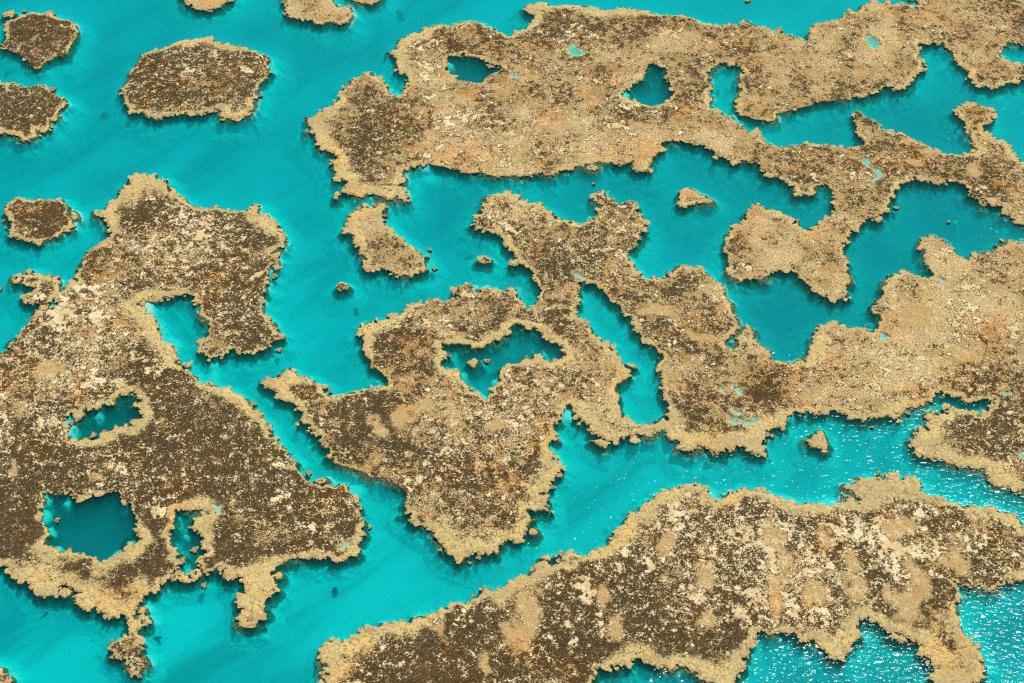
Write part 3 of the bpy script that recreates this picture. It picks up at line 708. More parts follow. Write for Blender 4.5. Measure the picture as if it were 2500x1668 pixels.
   (2013,1579),(1999,1571),(1983,1562),(1972,1568),(1961,1560),(1950,1549),(1931,1546),(1909,1538),(1898,1541),(1885,1551),(1874,1549),(1860,1536),(1847,1538),
   (1836,1549),(1831,1568),(1826,1581),(1823,1603),(1806,1603),(1815,1617),(1817,1630),(1801,1641),(1793,1663),(1787,1688),(1771,1693),(1749,1685),(1747,1668),
   (1725,1660),(1703,1652),(1700,1641),(1684,1630),(1665,1622),(1651,1625),(1643,1636),(1627,1630),(1619,1614),(1610,1630),(1602,1617),(1589,1609),(1572,1603),
   (1553,1606),(1540,1614),(1534,1625),(1518,1630),(1504,1620),(1493,1628),(1480,1626),(1463,1622),(1458,1641),(1444,1652),(1442,1668),(1436,1758),],
 ],
 'r19b': [
  [(2164,1549),(2187,1551),(2206,1554),(2217,1565),(2198,1564),(2181,1559),],
 ],
 'r20': [
  [(-54,1622),(5,1630),(8,1644),(22,1647),(30,1658),(25,1668),(16,1709),(-54,1731),],
 ],
 'r21a': [
  [(415,1404),(433,1402),(436,1415),(422,1421),],
 ],
 'r21b': [
  [(438,1407),(449,1398),(463,1407),(460,1421),(447,1425),(437,1417),],
 ],
 'r21c': [
  [(468,1402),(479,1385),(493,1394),(493,1407),(477,1418),(468,1413),],
 ],
 'r22': [
  [(144,1443),(155,1436),(174,1437),(176,1451),(163,1458),(148,1456),],
 ],
 'r23': [
  [(184,1451),(207,1445),(234,1459),(237,1481),(218,1494),(196,1486),(188,1470),],
 ],
 'r24': [
  [(346,1508),(359,1504),(368,1516),(359,1530),(349,1524),],
 ],
 'r25': [
  [(335,1609),(349,1600),(359,1611),(357,1621),(343,1622),],
 ],
 'r26': [
  [(764,1173),(781,1167),(797,1168),(794,1178),(775,1180),],
 ],
 'r27': [
  [(668,1404),(680,1396),(691,1404),(685,1414),(672,1415),],
 ],
 'r28': [
  [(29,681),(35,671),(49,671),(55,682),(46,690),(35,692),],
 ],
 'r29': [
  [(63,660),(71,656),(80,662),(74,669),(65,668),],
 ],
 'r30': [
  [(1433,409),(1442,403),(1458,406),(1455,413),(1439,413),],
 ],
 'r31': [
  [(1319,1361),(1333,1355),(1348,1358),(1343,1367),(1327,1368),],
 ],
 'r32': [
  [(1371,1361),(1382,1351),(1403,1349),(1421,1358),(1417,1367),(1393,1371),(1373,1367),],
 ],
 'r33': [
  [(1302,1394),(1313,1374),(1322,1383),(1319,1391),],
 ],
 'r34': [
  [(1637,1198),(1649,1188),(1657,1196),(1651,1204),],
 ],
 'r35': [
  [(1574,1059),(1589,1056),(1593,1065),(1578,1067),],
 ],
 'r36': [
  [(1525,887),(1537,888),(1551,895),(1548,899),(1531,894),],
 ],
 'r37': [
  [(2392,488),(2402,484),(2410,493),(2402,503),(2393,496),],
 ],
 'r38': [
  [(2137,534),(2149,526),(2155,537),(2143,543),],
 ],
 'r39': [
  [(796,1113),(805,1106),(816,1111),(811,1120),(799,1120),],
 ],
 'r40': [
  [(822,468),(829,470),(826,479),(825,488),(817,484),(816,475),],
 ],
 'r41': [
  [(339,1487),(347,1480),(356,1487),(353,1497),(343,1497),],
 ],
 'r42': [
  [(1292,1298),(1301,1288),(1313,1294),(1314,1304),(1303,1309),(1294,1306),],
 ],
}
ROCKS = [(59,27,4.1),(125,218,8.2),(635,234,4.4),(513,27,4.9),(695,33,5.7),(854,19,4.9),(1195,162,7.1),(1826,0,6.5),(1901,74,8.7),(2244,144,5.4),(8,539,4.4),(14,556,3.5),(1,705,4.4),(139,677,5.4),(118,671,3.8),(875,508,5.7),(940,526,4.9),(1023,617,5.4),(1042,626,5.4),(1050,609,5.4),(1061,654,7.4),(955,669,3.3),(915,501,5.4),(670,674,6.8),(1448,448,3.5),(1947,538,4.9),(2188,507,5.4),(2316,541,4.1),(1188,881,6.5),(753,1155,7.1),(681,855,6.0),(2217,1008,5.7),(1885,1064,5.2),(1872,1061,7.4),(2130,1043,3.8),(1348,1189,6.5),(139,1270,6.0),(498,1429,6.5),(321,1640,10.3),(339,1650,7.1),(290,1606,7.1),(447,1367,7.1),(474,1343,8.2),(902,1286,6.0),(1169,1361,6.8),(1147,1374,4.9),(1075,1343,4.1),(1278,1295,8.7),(1369,1350,6.5),(1356,1358,4.4),(2467,358,4.9),(618,986,7.1),(174,1032,6.0),(256,1059,9.3),(227,1062,8.2),(188,1017,9.8),(807,955,5.4)]
SUNK = [(125,1470,20.4),(178,1320,16.9),(128,1249,16.3),(316,1309,10.9),(308,1332,12.3),(866,735,7.1),(1037,718,7.1),(2271,515,13.1),(2298,513,12.3),(2096,699,7.1),(2249,621,8.2),(379,1546,9.8),(297,180,7.1),(249,252,6.5),(196,114,6.5),(629,259,7.1),(19,147,10.9),(82,479,24.5),(430,734,8.2),(674,805,6.5),(816,1428,6.0),(1574,1017,8.7),(1602,922,4.9),(2298,1149,5.4),(2078,11,4.9),(1725,522,7.1),(628,259,9.3),(640,215,5.4),(1602,172,6.5),(1578,210,10.9),(1605,402,7.1),(229,1344,9.3),(1148,605,10.9),(2361,479,10.9),(960,1,16.3)]
SHALLOW = {'r7': (3, 4, 5, 6), 'r13': (3, 4), 'r14': (3, 4, 5, 6, 7, 8, 9, 10, 11)}
MAX_PATCH, MAX_HEAD = 300, 300
GROUPS = {'reef': 'weed covered coral reefs', 'islet': 'small coral islets', 'rock': 'lone coral rocks breaking the surface'}
TANS = {n: 0.5 for n in REEFS}
TANS.update(r1=.25, r2=.25, r3=.15, r4=.85, r5=.85, r6=.8, r7=.62, r8=.75, r12=.3, r13=.18, r14=.45, r16=.6, r17=.6, r19=.30, r20=.45)
# how the look of the reef tops varies: x, y, radius in photograph pixels and amount
TAN_SPOTS = [(2200,760,230,.92),(1950,900,130,.8),(2050,1000,80,.6),(2380,1060,110,.2),(1250,1010,140,.62),(1190,1190,100,.28),(850,990,90,.25),(1560,720,150,.42),
 (1450,600,150,.36),(1690,950,70,.35),(1850,930,45,.12),(1360,880,120,.6),(1720,1010,50,.45),(1830,590,130,.62),(1700,880,70,.6),(1150,740,120,.38),(760,960,60,.15),
 (930,340,150,.42),(1290,340,120,.78),(1120,260,110,.72),(1500,270,180,.72),(1330,240,60,.35),(1750,180,130,.52),(2000,160,150,.68),(2250,90,120,.6),(2400,80,80,.45),
 (2050,390,150,.36),(2330,420,120,.36),(2170,350,80,.3),(1150,60,120,.5),(1400,80,110,.45),(900,450,60,.2),(2100,480,70,.3),(2310,190,60,.45),(1300,180,60,.8),
 (480,560,130,.35),(330,480,60,.12),(120,870,110,.42),(170,930,80,.4),(300,780,80,.45),(600,1130,150,.14),(250,1150,150,.12),(600,1300,150,.12),(370,1400,100,.1),(60,1300,100,.12),
 (2000,1320,200,.22),(2350,1330,120,.35),(1700,1350,130,.22),(1450,1450,150,.12),(1050,1600,150,.08),(1700,1560,150,.12),(2300,1570,80,.35)]
SANDY_SPOTS = [(1274,1500,24,40),(1274,1560,32,45),(1285,1480,18,28),(1635,1331,30,32),(1885,1300,34,36),(1900,1350,36,40),(1905,1410,30,45),(1908,1470,26,45),(2078,1375,30,30),(2078,1425,32,45),(2070,1455,26,26),
 (2180,1285,30,34),(2200,1265,26,20),(2250,1390,30,30),(2250,1425,30,40),(2214,1478,34,38),(1719,1412,28,28),(1500,1535,30,34),(1725,1527,18,24),(1069,1543,22,22),(1192,1620,22,26),(2340,1350,36,40),
 (2170,1450,24,22),(1994,1465,28,30),(2020,1310,24,22),(1480,1460,24,20),(128,918,26,24),(240,1160,18,10),(30,1135,18,14),(2377,862,40,34),(2240,770,50,40),(1360,312,26,22),(1545,305,24,14),
 (2270,45,24,14),(1916,195,20,14),(2060,135,14,12),(2370,420,30,18),(2245,388,20,12),(2280,365,20,10),(2370,370,16,8),(1000,760,1,1),(985,1010,26,30),(940,1055,30,22),(1215,1040,22,16),(1030,985,30,20),
 (1700,820,20,14),(1230,1030,20,18),(1600,760,40,24),(2230,350,16,10),(1140,420,30,12),(1050,330,26,14),(1270,380,30,16)]
RIMS = {'r7': 0.7, 'r13': 0.65, 'r14': 0.8, 'r19': 0.9, 'r1': 0.7, 'r3': 0.8, 'r12': 0.7, 'r2': 0.8, 'r5': 3.0, 'r4': 3.0, 'r8': 1.8, 'r17': 3.0, 'r16': 2.5}
RIM_SPOTS = [(340,460,60,5.5),(250,540,60,3.2),(800,310,70,5.0),(830,450,70,4.5),(900,480,70,4.0),(970,150,60,4.5),(1010,80,60,4.0),(1290,20,50,4.0),(1480,35,90,4.5),
 (640,550,50,3.8),(350,760,60,4.0),(400,830,70,4.0),(560,970,60,3.0),(100,1400,70,4.5),(250,1460,70,5.0),(620,1430,60,6.0),(330,1020,50,3.5),(240,1060,50,2.4),(490,1260,60,4.0),(330,1340,50,3.5),
 (680,950,50,4.5),(1320,850,70,3.5),(1130,880,60,3.0),(1200,800,60,2.0),(930,800,60,3.0),(1650,1080,60,4.5),(1740,1080,70,4.5),(1290,1170,80,3.4),(1150,1330,70,4.0),(1120,1300,60,4.0),
 (1560,1210,90,4.0),(1480,1280,80,3.2),(870,1600,80,4.5),(1000,1560,80,3.0),(1250,1430,90,3.0),(2170,1185,90,4.5),(1960,1225,80,3.2),(2300,1650,90,6.0),(2060,1570,70,4.0),(1740,1640,80,4.0),(1560,1610,80,3.2),
 (2290,1090,70,4.5),(2420,1180,80,4.5),(2180,890,80,3.0),(1840,1050,80,5.0),(2150,640,70,3.0),(2000,850,70,3.5),(1450,1020,60,4.0),(1540,900,60,2.6),(560,120,40,2.6),(470,100,60,2.4),(560,270,40,2.5),(2420,370,80,2.2)]
PALES = {'r1': .30, 'r2': .42, 'r3': .55, 'r7': .30, 'r12': .22, 'r13': .50, 'r14': .40, 'r19': .60, 'r8': 0.08}
PALE_SPOTS = [(470,600,110,.80),(120,860,110,.85),(300,720,110,.55),(330,480,60,.2),(250,1150,150,.48),(600,1170,120,.55),(650,1290,80,.5),(380,1390,100,.1),(80,1300,100,.14),(520,1290,70,.2),(450,1140,60,.5),
 (230,830,60,.8),(380,840,50,.85),(600,1250,100,.25),(2150,1330,120,.92),(1950,1400,130,.92),(1850,1330,90,.9),(1700,1380,120,.80),(1500,1500,130,.55),(1350,1480,90,.5),(1100,1580,120,.45),(1800,1560,100,.4),
 (1700,1600,80,.15),(1450,1600,80,.12),(2300,1380,80,.5),(2250,1560,90,.2),(1250,1000,130,.75),(1170,1170,90,.55),(850,980,80,.3),(1150,760,100,.45),(1450,600,130,.5),(1600,740,120,.5),(2250,800,150,.45),
 (2050,900,120,.45),(1950,880,80,.4),(1850,930,50,.08),(1350,920,90,.5),(1040,330,120,.6),(1300,330,90,.55),(1500,150,150,.35),(1480,280,120,.45),(2000,150,150,.35),(2300,90,120,.35),(2100,400,120,.35),(2330,430,100,.4),
 (2380,1080,90,.6),(2300,1050,60,.25)]
# depth of the lagoon floor in metres
DEPTHS = [(210,1280,50,11.0),(275,1005,32,8.5),(1130,165,36,7.5),(1590,215,34,7.0),(1770,200,40,6.0),(1240,860,50,6.0),(450,1340,26,5.4),(2150,560,160,8.5),(2300,540,100,8.5),(1950,780,110,8.5),(2100,690,90,8.5),(2250,300,140,7.2),
 (2000,300,120,6.6),(1620,430,150,6.4),(1900,470,110,8.0),(1400,430,130,5.2),(1100,430,100,5.4),(850,120,170,4.2),(720,30,120,4.4),(280,60,160,4.5),(60,300,100,4.4),(700,450,150,4.2),(900,1450,170,2.3),(150,1600,140,2.3),
 (450,1550,120,2.3),(1400,1150,130,2.4),(1600,1150,100,2.8),(2000,1150,120,2.8),(2300,1180,100,3.4),(2350,1550,120,3.2),(1950,1620,120,4.4),(2150,1620,80,4.4),(1500,1640,60,4.8),(730,850,100,2.8),(700,1000,80,3.2),(950,1200,80,2.8),
 (200,520,90,3.2),(100,720,90,3.4),(550,880,60,4.4),(450,770,50,4.2),(1000,750,130,3.0),(1300,680,60,5.2),(1600,560,100,4.2),(1420,760,50,3.2),(1560,950,40,3.8),(1650,50,120,3.8),(2200,950,90,4.8),(2350,900,70,5.2),(700,660,70,2.8),(480,400,120,3.4)]
# pale shoals right under the surface
SHOALS = [(110,1250,18,0.9),(122,1290,15,1.1),(138,1335,19,0.8),(190,1362,17,1.0),(262,1362,18,.9),(312,1320,20,.8),(285,1345,18,.8),(225,1368,16,.8),(110,1215,16,.8),(160,1220,13,1.0),(300,1230,12,1.3),(1205,925,16,.9),(1130,905,14,1.2),(1160,180,1,1),(240,995,1,1),(450,1300,12,.9),(460,1385,12,.9),(1100,150,12,1.0),(356,746,32,0.22),(380,790,22,0.8),(405,830,22,1.2),(1528,228,13,.45),(168,1040,22,1.2),(160,1020,14,.7),(520,905,20,1.1),(690,575,16,1.0),(1385,1010,20,.5),(1350,1110,24,1.1),(1245,985,1,1),(1540,625,14,1.2),
 (965,230,24,.9),(1340,30,1,1),(1600,40,40,1.4),(1700,50,30,1.2),(240,1010,12,1.6),(870,1190,20,1.0),(770,1190,14,.6),(1745,1220,20,.7),(1930,1230,36,.8),(2030,1230,30,.8),(2260,1210,24,.8),(1395,670,14,.5),(520,880,14,1.0),(1178,970,18,.6),
 (1095,910,20,.9),(660,880,1,1),(1760,845,12,.5),(1780,855,14,.5),(1925,1005,18,.6),(1965,1000,14,.6),(2180,590,1,1),(2335,530,12,1.0),(2100,110,20,1.6),(480,700,1,1),(120,740,12,.7),(2235,10,12,.7),
 (1040,395,20,1.2),(1045,420,24,1.6),(420,830,20,1.0),(1290,660,1,1),(580,1010,20,1.2),(1215,1410,1,1),(160,760,1,1)]
REEF_LABELS = {
 'r1': ('round dark weed reef with pale ragged rim in the top left corner', 'reef'),
 'r1b': ('small flat coral rock beside the top of the round corner reef', 'rock'),
 'r2': ('dark speckled reef cut off by the left edge below the round corner reef', 'reef'),
 'r3': ('large oval dark reef with pale flecks standing alone in the upper left water', 'reef'),
 'r4': ('yellow coral clump at the top edge above the oval dark reef', 'reef'),
 'r5': ('pale yellow reef at the top edge between oval reef and big tan reef', 'reef'),
 'r6': ('thin sliver of pale reef at the top edge, right of the yellow reef', 'reef'),
 'r7': ('huge tan reef across the upper right with a heart shaped pool in it', 'reef'),
 'r8': ('slanting pale yellow reef like a boot below the huge tan reef', 'reef'),
 'r9': ('small triangular coral islet in the water right of the boot shaped reef', 'islet'),
 'r10': ('small brown coral islet alone in the channel below the boot shaped reef', 'islet'),
 'r12': ('small square dark reef with pale rim in the left water', 'reef'),
 'r12b': ('coral rock touching the right side of the small square dark reef', 'rock'),
 'r13': ('huge dark brown reef filling the lower left with two enclosed pools', 'reef'),
 'r14': ('sprawling tan and brown reef in the middle reaching to the right edge', 'reef'),
 'r14b': ('yellow coral islet inside the enclosed pond of the middle reef', 'islet'),
 'r16': ('brown arrowhead shaped coral islet in open water right of centre', 'islet'),
 'r17': ('round tan coral islet in the bright channel at lower right', 'islet'),
 'r18': ('flat wedge shaped coral islet under the narrow neck of the middle reef', 'islet'),
 'r19': ('long dark reef with cream and orange patches along the bottom right', 'reef'),
 'r19b': ('thin strand of coral off the notch in the long bottom reef', 'islet'),
 'r20': ('corner of a brown reef cut off at the bottom left corner', 'reef'),
 'r21a': ('left coral clump of three closing the narrow inlet at lower left', 'rock'),
 'r21b': ('middle coral clump of three closing the narrow inlet at lower left', 'rock'),
 'r21c': ('right coral clump of three closing the narrow inlet at lower left', 'rock'),
 'r22': ('round coral clump beside the yellow lower left rim of the dark reef', 'rock'),
 'r23': ('large half sunken coral clump below the lower left rim', 'rock'),
 'r24': ('knobbly coral clump right of the hanging coral chain at lower left', 'rock'),
 'r25': ('coral clump right of the foot of the hanging coral chain', 'rock'),
 'r26': ('long flat coral clump in the channel off the big dark reef', 'rock'),
 'r27': ('coral clump off the lower right shore, above the stubby yellow spit', 'rock'),
 'r28': ('round coral rock left of the pale spur on the left shore', 'rock'),
 'r29': ('coral rock above the pale spur on the left shore', 'rock'),
 'r30': ('coral clump close under the lower shore of the huge tan reef', 'rock'),
 'r31': ('flat left coral clump of two in the creek of the long bottom reef', 'rock'),
 'r32': ('broad right coral clump of two in the creek of the long bottom reef', 'rock'),
 'r33': ('pointed coral clump on the shore below the creek of the bottom reef', 'rock'),
 'r34': ('round coral clump at the upper left shore of the long bottom reef', 'rock'),
 'r35': ('coral rock under the narrow neck between the two middle channels', 'rock'),
 'r36': ('dark slanting coral rock at the left bank of the long middle channel', 'rock'),
 'r37': ('round coral rock in the right hand bay under the reef arm', 'rock'),
 'r38': ('coral rock under the tip of the reef arm at the right', 'rock'),
 'r39': ('coral rock in a notch on the left shore of the middle reef', 'rock'),
 'r40': ('hook of coral off the lower left foot of the huge tan reef', 'rock'),
 'r41': ('small coral knob right of the top of the hanging coral chain', 'rock'),
 'r42': ('round dark coral rock off the lower tip of the middle reef', 'rock'),
}
LANDMARKS = [(90,100,'the round corner reef'),(70,275,'the left edge reef'),(480,190,'the oval dark reef'),(500,10,'the top edge clump'),(770,25,'the yellow top reef'),(1130,165,'the oval pool'),(1590,215,'the heart shaped pool'),
 (1450,60,'the far shore of the tan reef'),(1770,200,'the deep bay in the tan reef'),(850,380,'the left end of the tan reef'),(920,470,'the foot of the tan reef'),(940,590,'the boot shaped reef'),(1180,635,'the triangular islet'),(840,700,'the lone brown islet'),
 (90,535,'the square dark reef'),(350,460,'the yellow tip of the dark reef'),(120,690,'the pale spur'),(430,750,'the pale shallow cove'),(640,560,'the right shoulder of the dark reef'),(270,1010,'the oblong pool'),(204,1300,'the round deep pool'),
 (450,1330,'the narrow inlet'),(330,1500,'the hanging coral chain'),(600,1450,'the stubby yellow spit'),(840,1330,'the low right tip of the dark reef'),(120,1440,'the yellow lower left rim'),(30,1660,'the bottom left corner'),
 (680,930,'the pointed left tip of the middle reef'),(1240,860,'the enclosed pond'),(1150,1345,'the lower tip of the middle reef'),(1380,1000,'the notch in the middle reef'),(1520,950,'the long channel'),(1700,480,'the arrowhead islet'),
 (1470,480,'the horned reef arm'),(1830,590,'the hanging right reef arm'),(2100,280,'the thorn shaped reef arm'),(2380,290,'the knob on the reef arm'),(2290,530,'the right hand bay'),(2150,620,'the finger on the right shore'),(1990,800,'the bay by the right shore'),
 (2000,1075,'the round tan islet'),(2280,1080,'the right edge reef'),(2170,1180,'the cream lobe of the bottom reef'),(1640,1200,'the upper left shore of the bottom reef'),(1330,1370,'the creek of the bottom reef'),(1550,1620,'the bottom edge bay'),(2320,1180,'the sparkling water at right'),
 (700,1180,'the right shore of the dark reef'),(850,1430,'the bright lower channel'),(580,900,'the channel by the dark reef'),(2450,330,'the knob at the right edge'),(2240,135,'the bay in the top right'),(1900,70,'the far shore of the tan reef'),(2080,30,'the top right shore')]
PITS = [(210,1290,130,1.0),(270,1010,95,.8),(1130,165,95,.6),(1590,215,85,.4),(1240,860,110,.35),(450,1340,65,.4)]


# ------------------------------------------------------------------ the field: signed distance to every reef edge on a ground grid
DX = 0.16
GX = np.arange(-113.0, 113.0, DX, dtype=np.float32)
GY = np.arange(112.0, 284.0, DX, dtype=np.float32)
NX, NY = len(GX), len(GY)
XX, YY = np.meshgrid(GX, GY)


def raster(rings):
    """Even-odd fill of world-space rings on the grid."""
    tog = np.zeros((NY, NX + 1), np.int32)
    for ring in rings:
        for (x0, y0), (x1, y1) in zip(ring, ring[1:] + ring[:1]):
            if y0 == y1:
                continue
            if y0 > y1:
                x0, y0, x1, y1 = x1, y1, x0, y0
            j0 = max(0, math.ceil((y0 - GY[0]) / DX))
            j1 = min(NY - 1, math.ceil((y1 - GY[0]) / DX) - 1)
            if j1 < j0:
                continue
            j = np.arange(j0, j1 + 1)
            x = x0 + (GY[j] - y0) * (x1 - x0) / (y1 - y0)
            i = np.clip(np.ceil((x - GX[0]) / DX), 0, NX).astype(int)
            np.add.at(tog, (j, i), 1)
    return (np.cumsum(tog[:, :NX], axis=1) % 2).astype(bool)


def edt(mask, lab=None, R=60):
    """Distance (metres, capped) to the nearest True cell, with that cell's label."""
    big = 10 ** 4
    g = np.full((NY, NX), big, np.int32)
    src = None if lab is None else np.zeros((NY, NX), np.int16)
    run = np.full(NX, big, np.int32)
    lr = np.zeros(NX, np.int16)
    for rows in (range(NY), range(NY - 1, -1, -1)):
        run[:] = big
        lr[:] = 0
        for j in rows:
            run += 1
            m = mask[j]
            run[m] = 0
            if lab is not None:
                lr[m] = lab[j][m]
            better = run < g[j]
            g[j][better] = run[better]
            if lab is not None:
                src[j][better] = lr[better]
    g2 = np.minimum(g, 1000).astype(np.int32) ** 2
    best = g2.copy()
    bl = None if lab is None else src.copy()
    for k in range(1, R):
        for sgn in (1, -1):
            a = slice(0, NX - k) if sgn > 0 else slice(k, NX)
            b_ = slice(k, NX) if sgn > 0 else slice(0, NX - k)
            c = g2[:, b_] + k * k
            m = c < best[:, a]
            best[:, a][m] = c[m]
            if lab is not None:
                bl[:, a][m] = src[:, b_][m]
    d = np.sqrt(best.astype(np.float32)) * DX
    return (np.minimum(d, R * DX), bl)


def band(rings, d):
    """Sharpen an unsigned distance map near the rings to the exact distance."""
    w = 1.1
    for ring in rings:
        for (x0, y0), (x1, y1) in zip(ring, ring[1:] + ring[:1]):
            i0 = max(0, int((min(x0, x1) - w - GX[0]) / DX)); i1 = min(NX, int((max(x0, x1) + w - GX[0]) / DX) + 2)
            j0 = max(0, int((min(y0, y1) - w - GY[0]) / DX)); j1 = min(NY, int((max(y0, y1) + w - GY[0]) / DX) + 2)
            if i1 <= i0 or j1 <= j0:
                continue
            px, py = GX[i0:i1][None, :], GY[j0:j1][:, None]
            ex, ey = x1 - x0, y1 - y0
            t = np.clip(((px - x0) * ex + (py - y0) * ey) / (ex * ex + ey * ey + 1e-9), 0, 1)
            q = np.hypot(px - x0 - t * ex, py - y0 - t * ey)
            v = d[j0:j1, i0:i1]
            np.minimum(v, q, out=v)


def sample(f, wx, wy):
    """Look a grid field up at points moved by (wx, wy)."""
    u = np.clip((XX + wx - GX[0]) / DX, 0, NX - 1.001)
    v = np.clip((YY + wy - GY[0]) / DX, 0, NY - 1.001)
    i, j = u.astype(np.int32), v.astype(np.int32)
    fu, fv = u - i, v - j
    return (f[j, i] * (1 - fu) + f[j, i + 1] * fu) * (1 - fv) + (f[j + 1, i] * (1 - fu) + f[j + 1, i + 1] * fu) * fv


def rounded(ring):
    out = []
    for (x0, y0), (x1, y1) in zip(ring, ring[1:] + ring[:1]):
        out += [(x0 * .78 + x1 * .22, y0 * .78 + y1 * .22), (x0 * .22 + x1 * .78, y0 * .22 + y1 * .78)]
    return out


NAMES = list(REEFS)
lab0 = np.zeros((NY, NX), np.int16)
all_rings, pool_rings, amp_of = [], [], [1.0]
CENT = {}
for idx, nm in enumerate(NAMES, 1):
    rings = [rounded([at(*p) for p in r]) for r in REEFS[nm]]
    shallow = SHALLOW.get(nm, ())
    main = [r for k, r in enumerate(rings) if k not in shallow]
    pool_rings += [r for k, r in enumerate(rings) if k in shallow]
    m = raster(main)
    lab0[m] = idx
    all_rings += main
    xs, ys = [p[0] for p in rings[0]], [p[1] for p in rings[0]]
    size = min(max(xs) - min(xs), max(ys) - min(ys))
    CENT[nm] = (sum(xs) / len(xs), sum(ys) / len(ys))
    amp_of.append(min(1.0, 0.22 + size / 26.0))
ins = lab0 > 0
dout, near = edt(ins, lab0)
din, _ = edt(~ins)
band(all_rings, dout)
band(all_rings, din)
raw = np.where(ins, np.minimum(din, 9.0), -np.minimum(dout, 9.0)).astype(np.float32)
LAB = np.where(ins, lab0, near)
AMP = np.array(amp_of, np.float32)[LAB]
ROUGH = AMP * (0.25 + 1.1 * vnoise(XX / 8, YY / 8, 13))
wx = ROUGH * (0.8 * fbm(XX, YY, 3.2, 3, 1) + 1.1 * fbm(XX, YY, 1.1, 3, 4, 0.65))
wy = ROUGH * (0.8 * fbm(XX, YY, 3.2, 3, 7) + 1.1 * fbm(XX, YY, 1.1, 3, 9, 0.65))
F = sample(raw, wx, wy)
lobe = AMP * (0.42 * (0.52 - worley(XX, YY, 1.35, 2)) + 0.24 * (0.5 - worley(XX, YY, 0.55, 5))) * (0.25 + 2.2 * vnoise(XX / 7, YY / 7, 3) ** 1.5)
bits = np.maximum(0.0, 0.30 - worley(XX, YY, 1.25, 21)) * 3.6 * sstep(0.52, 0.68, vnoise(XX / 5, YY / 5, 119)) * AMP
for (px, py, r, pw) in PITS:                               # keep the pools open
    cx, cy = at(px, py)
    inpit = np.exp(-(((XX - cx) ** 2 + ((YY - cy) / 1.3) ** 2) / (r * pscale(px, py)) ** 2) ** 2)
    bits = bits * (1 - inpit)
    lobe = lobe * (1 - 0.6 * inpit) - 0.10 * inpit
F = (F + lobe * np.clip(1.6 - np.abs(F), 0, 1) + bits * np.clip(1.25 - np.abs(F + 0.45), 0, 1)).astype(np.float32)
pm = raster(pool_rings)
pd, _ = edt(~pm, R=12)
pe, _ = edt(pm, R=12)
band(pool_rings, pd)
band(pool_rings, pe)
FP = sample(np.where(pm, pd, -pe).astype(np.float32), wx * 1.0, wy * 1.0) + 0.25 * (0.5 - worley(XX, YY, 0.6, 8))
FP = np.where(LAB > 0, FP, -5)

POOL_ID = np.argmin(np.stack([np.hypot(XX - np.mean([p[0] for p in r]), YY - np.mean([p[1] for p in r])) for r in pool_rings]), 0)

DIN, _ = edt(F <= 0)                       # distance to the finished edge, from inside
DPO, _ = edt(FP > 0, R=20)


# ------------------------------------------------------------------ depth of the sea floor and look of the reef tops
def splat(x, y, pts, base, w0=0.35):
    num = np.full(x.shape, base * w0, np.float32) if np.isscalar(base) else base * w0
    den = np.full(x.shape, w0, np.float32)
    for (px, py, r, v) in pts:
        cx, cy = at(px, py)
        rr = r * pscale(px, py)
        w = np.exp(-(((x - cx) / rr) ** 2 + ((y - cy) / (rr * 1.25)) ** 2)).astype(np.float32)
        num = num + w * v
        den = den + w
    return num / den


def floor_depth(x, y):
    d = splat(x, y, DEPTHS, 3.7, 0.25)
    d = d + 0.9 * fbm(x, y, 22.0, 3, 21) + 0.35 * fbm(x, y, 5.0, 2, 25)
    for (px, py, r, v) in SHOALS:
        cx, cy = at(px, py)
        rr = r * pscale(px, py)
        w = np.exp(-(((x - cx) / rr) ** 2 + ((y - cy) / (rr * 1.3)) ** 2) ** 1.5)
        d = d * (1 - w) + v * w
    return d


DEP = floor_depth(XX, YY)
tan_base = np.array([0] + [TANS[n] for n in NAMES], np.float32)[LAB]
TANF = splat(XX, YY, TAN_SPOTS, tan_base, 0.30)
TANF = np.clip(TANF + 0.60 * fbm(XX, YY, 9.0, 4, 31) + 0.40 * fbm(XX, YY, 3.0, 3, 33), 0, 1)
SANDY = np.zeros_like(XX)
QX, QY = 4.6 * fbm(XX, YY, 5.5, 5, 43, 0.62), 4.6 * fbm(XX, YY, 5.5, 5, 47, 0.62)
for (px, py, rx, ry) in SANDY_SPOTS:
    cx, cy = at(px, py)
    s = pscale(px, py)
    q = np.sqrt(((XX + QX - cx) / (rx * s)) ** 2 + ((YY + QY - cy) / (ry * s * 1.35)) ** 2)
    SANDY = np.maximum(SANDY, np.clip(1.05 - 0.82 * q + 0.6 * fbm(XX, YY, 1.2, 3, 41, 0.6), 0, 0.85))
rim_base = np.array([0] + [RIMS.get(n, 0.7) for n in NAMES], np.float32)[LAB]
rim_w = rim_base * (0.05 + 2.3 * np.clip(0.7 * vnoise(XX / 9, YY / 9, 17) + 0.3 * vnoise(XX / 3, YY / 3, 19), 0, 1) ** 2.4)
for (px, py, r, v) in RIM_SPOTS:
    cx, cy = at(px, py)
    rr = r * pscale(px, py)
    rim_w = rim_w + (0.72 * v - rim_w) * np.exp(-((XX - cx) / rr) ** 2 - ((YY - cy) / (rr * 1.3)) ** 2)
RIMF = 1 - sstep(0.0, 1.9, (DIN + 1.0 * fbm(XX, YY, 2.0, 4, 51, 0.6)) / np.maximum(rim_w, 0.2))
RIMF = np.maximum(RIMF, (1 - sstep(0.0, 1.3, DPO)) * 0.6)

dens = splat(XX, YY, PALE_SPOTS, np.array([0] + [PALES.get(n, 0.0) for n in NAMES], np.float32)[LAB], 0.3)
dens = np.clip(dens + 0.25 * fbm(XX, YY, 8.0, 2, 79), 0, 1)

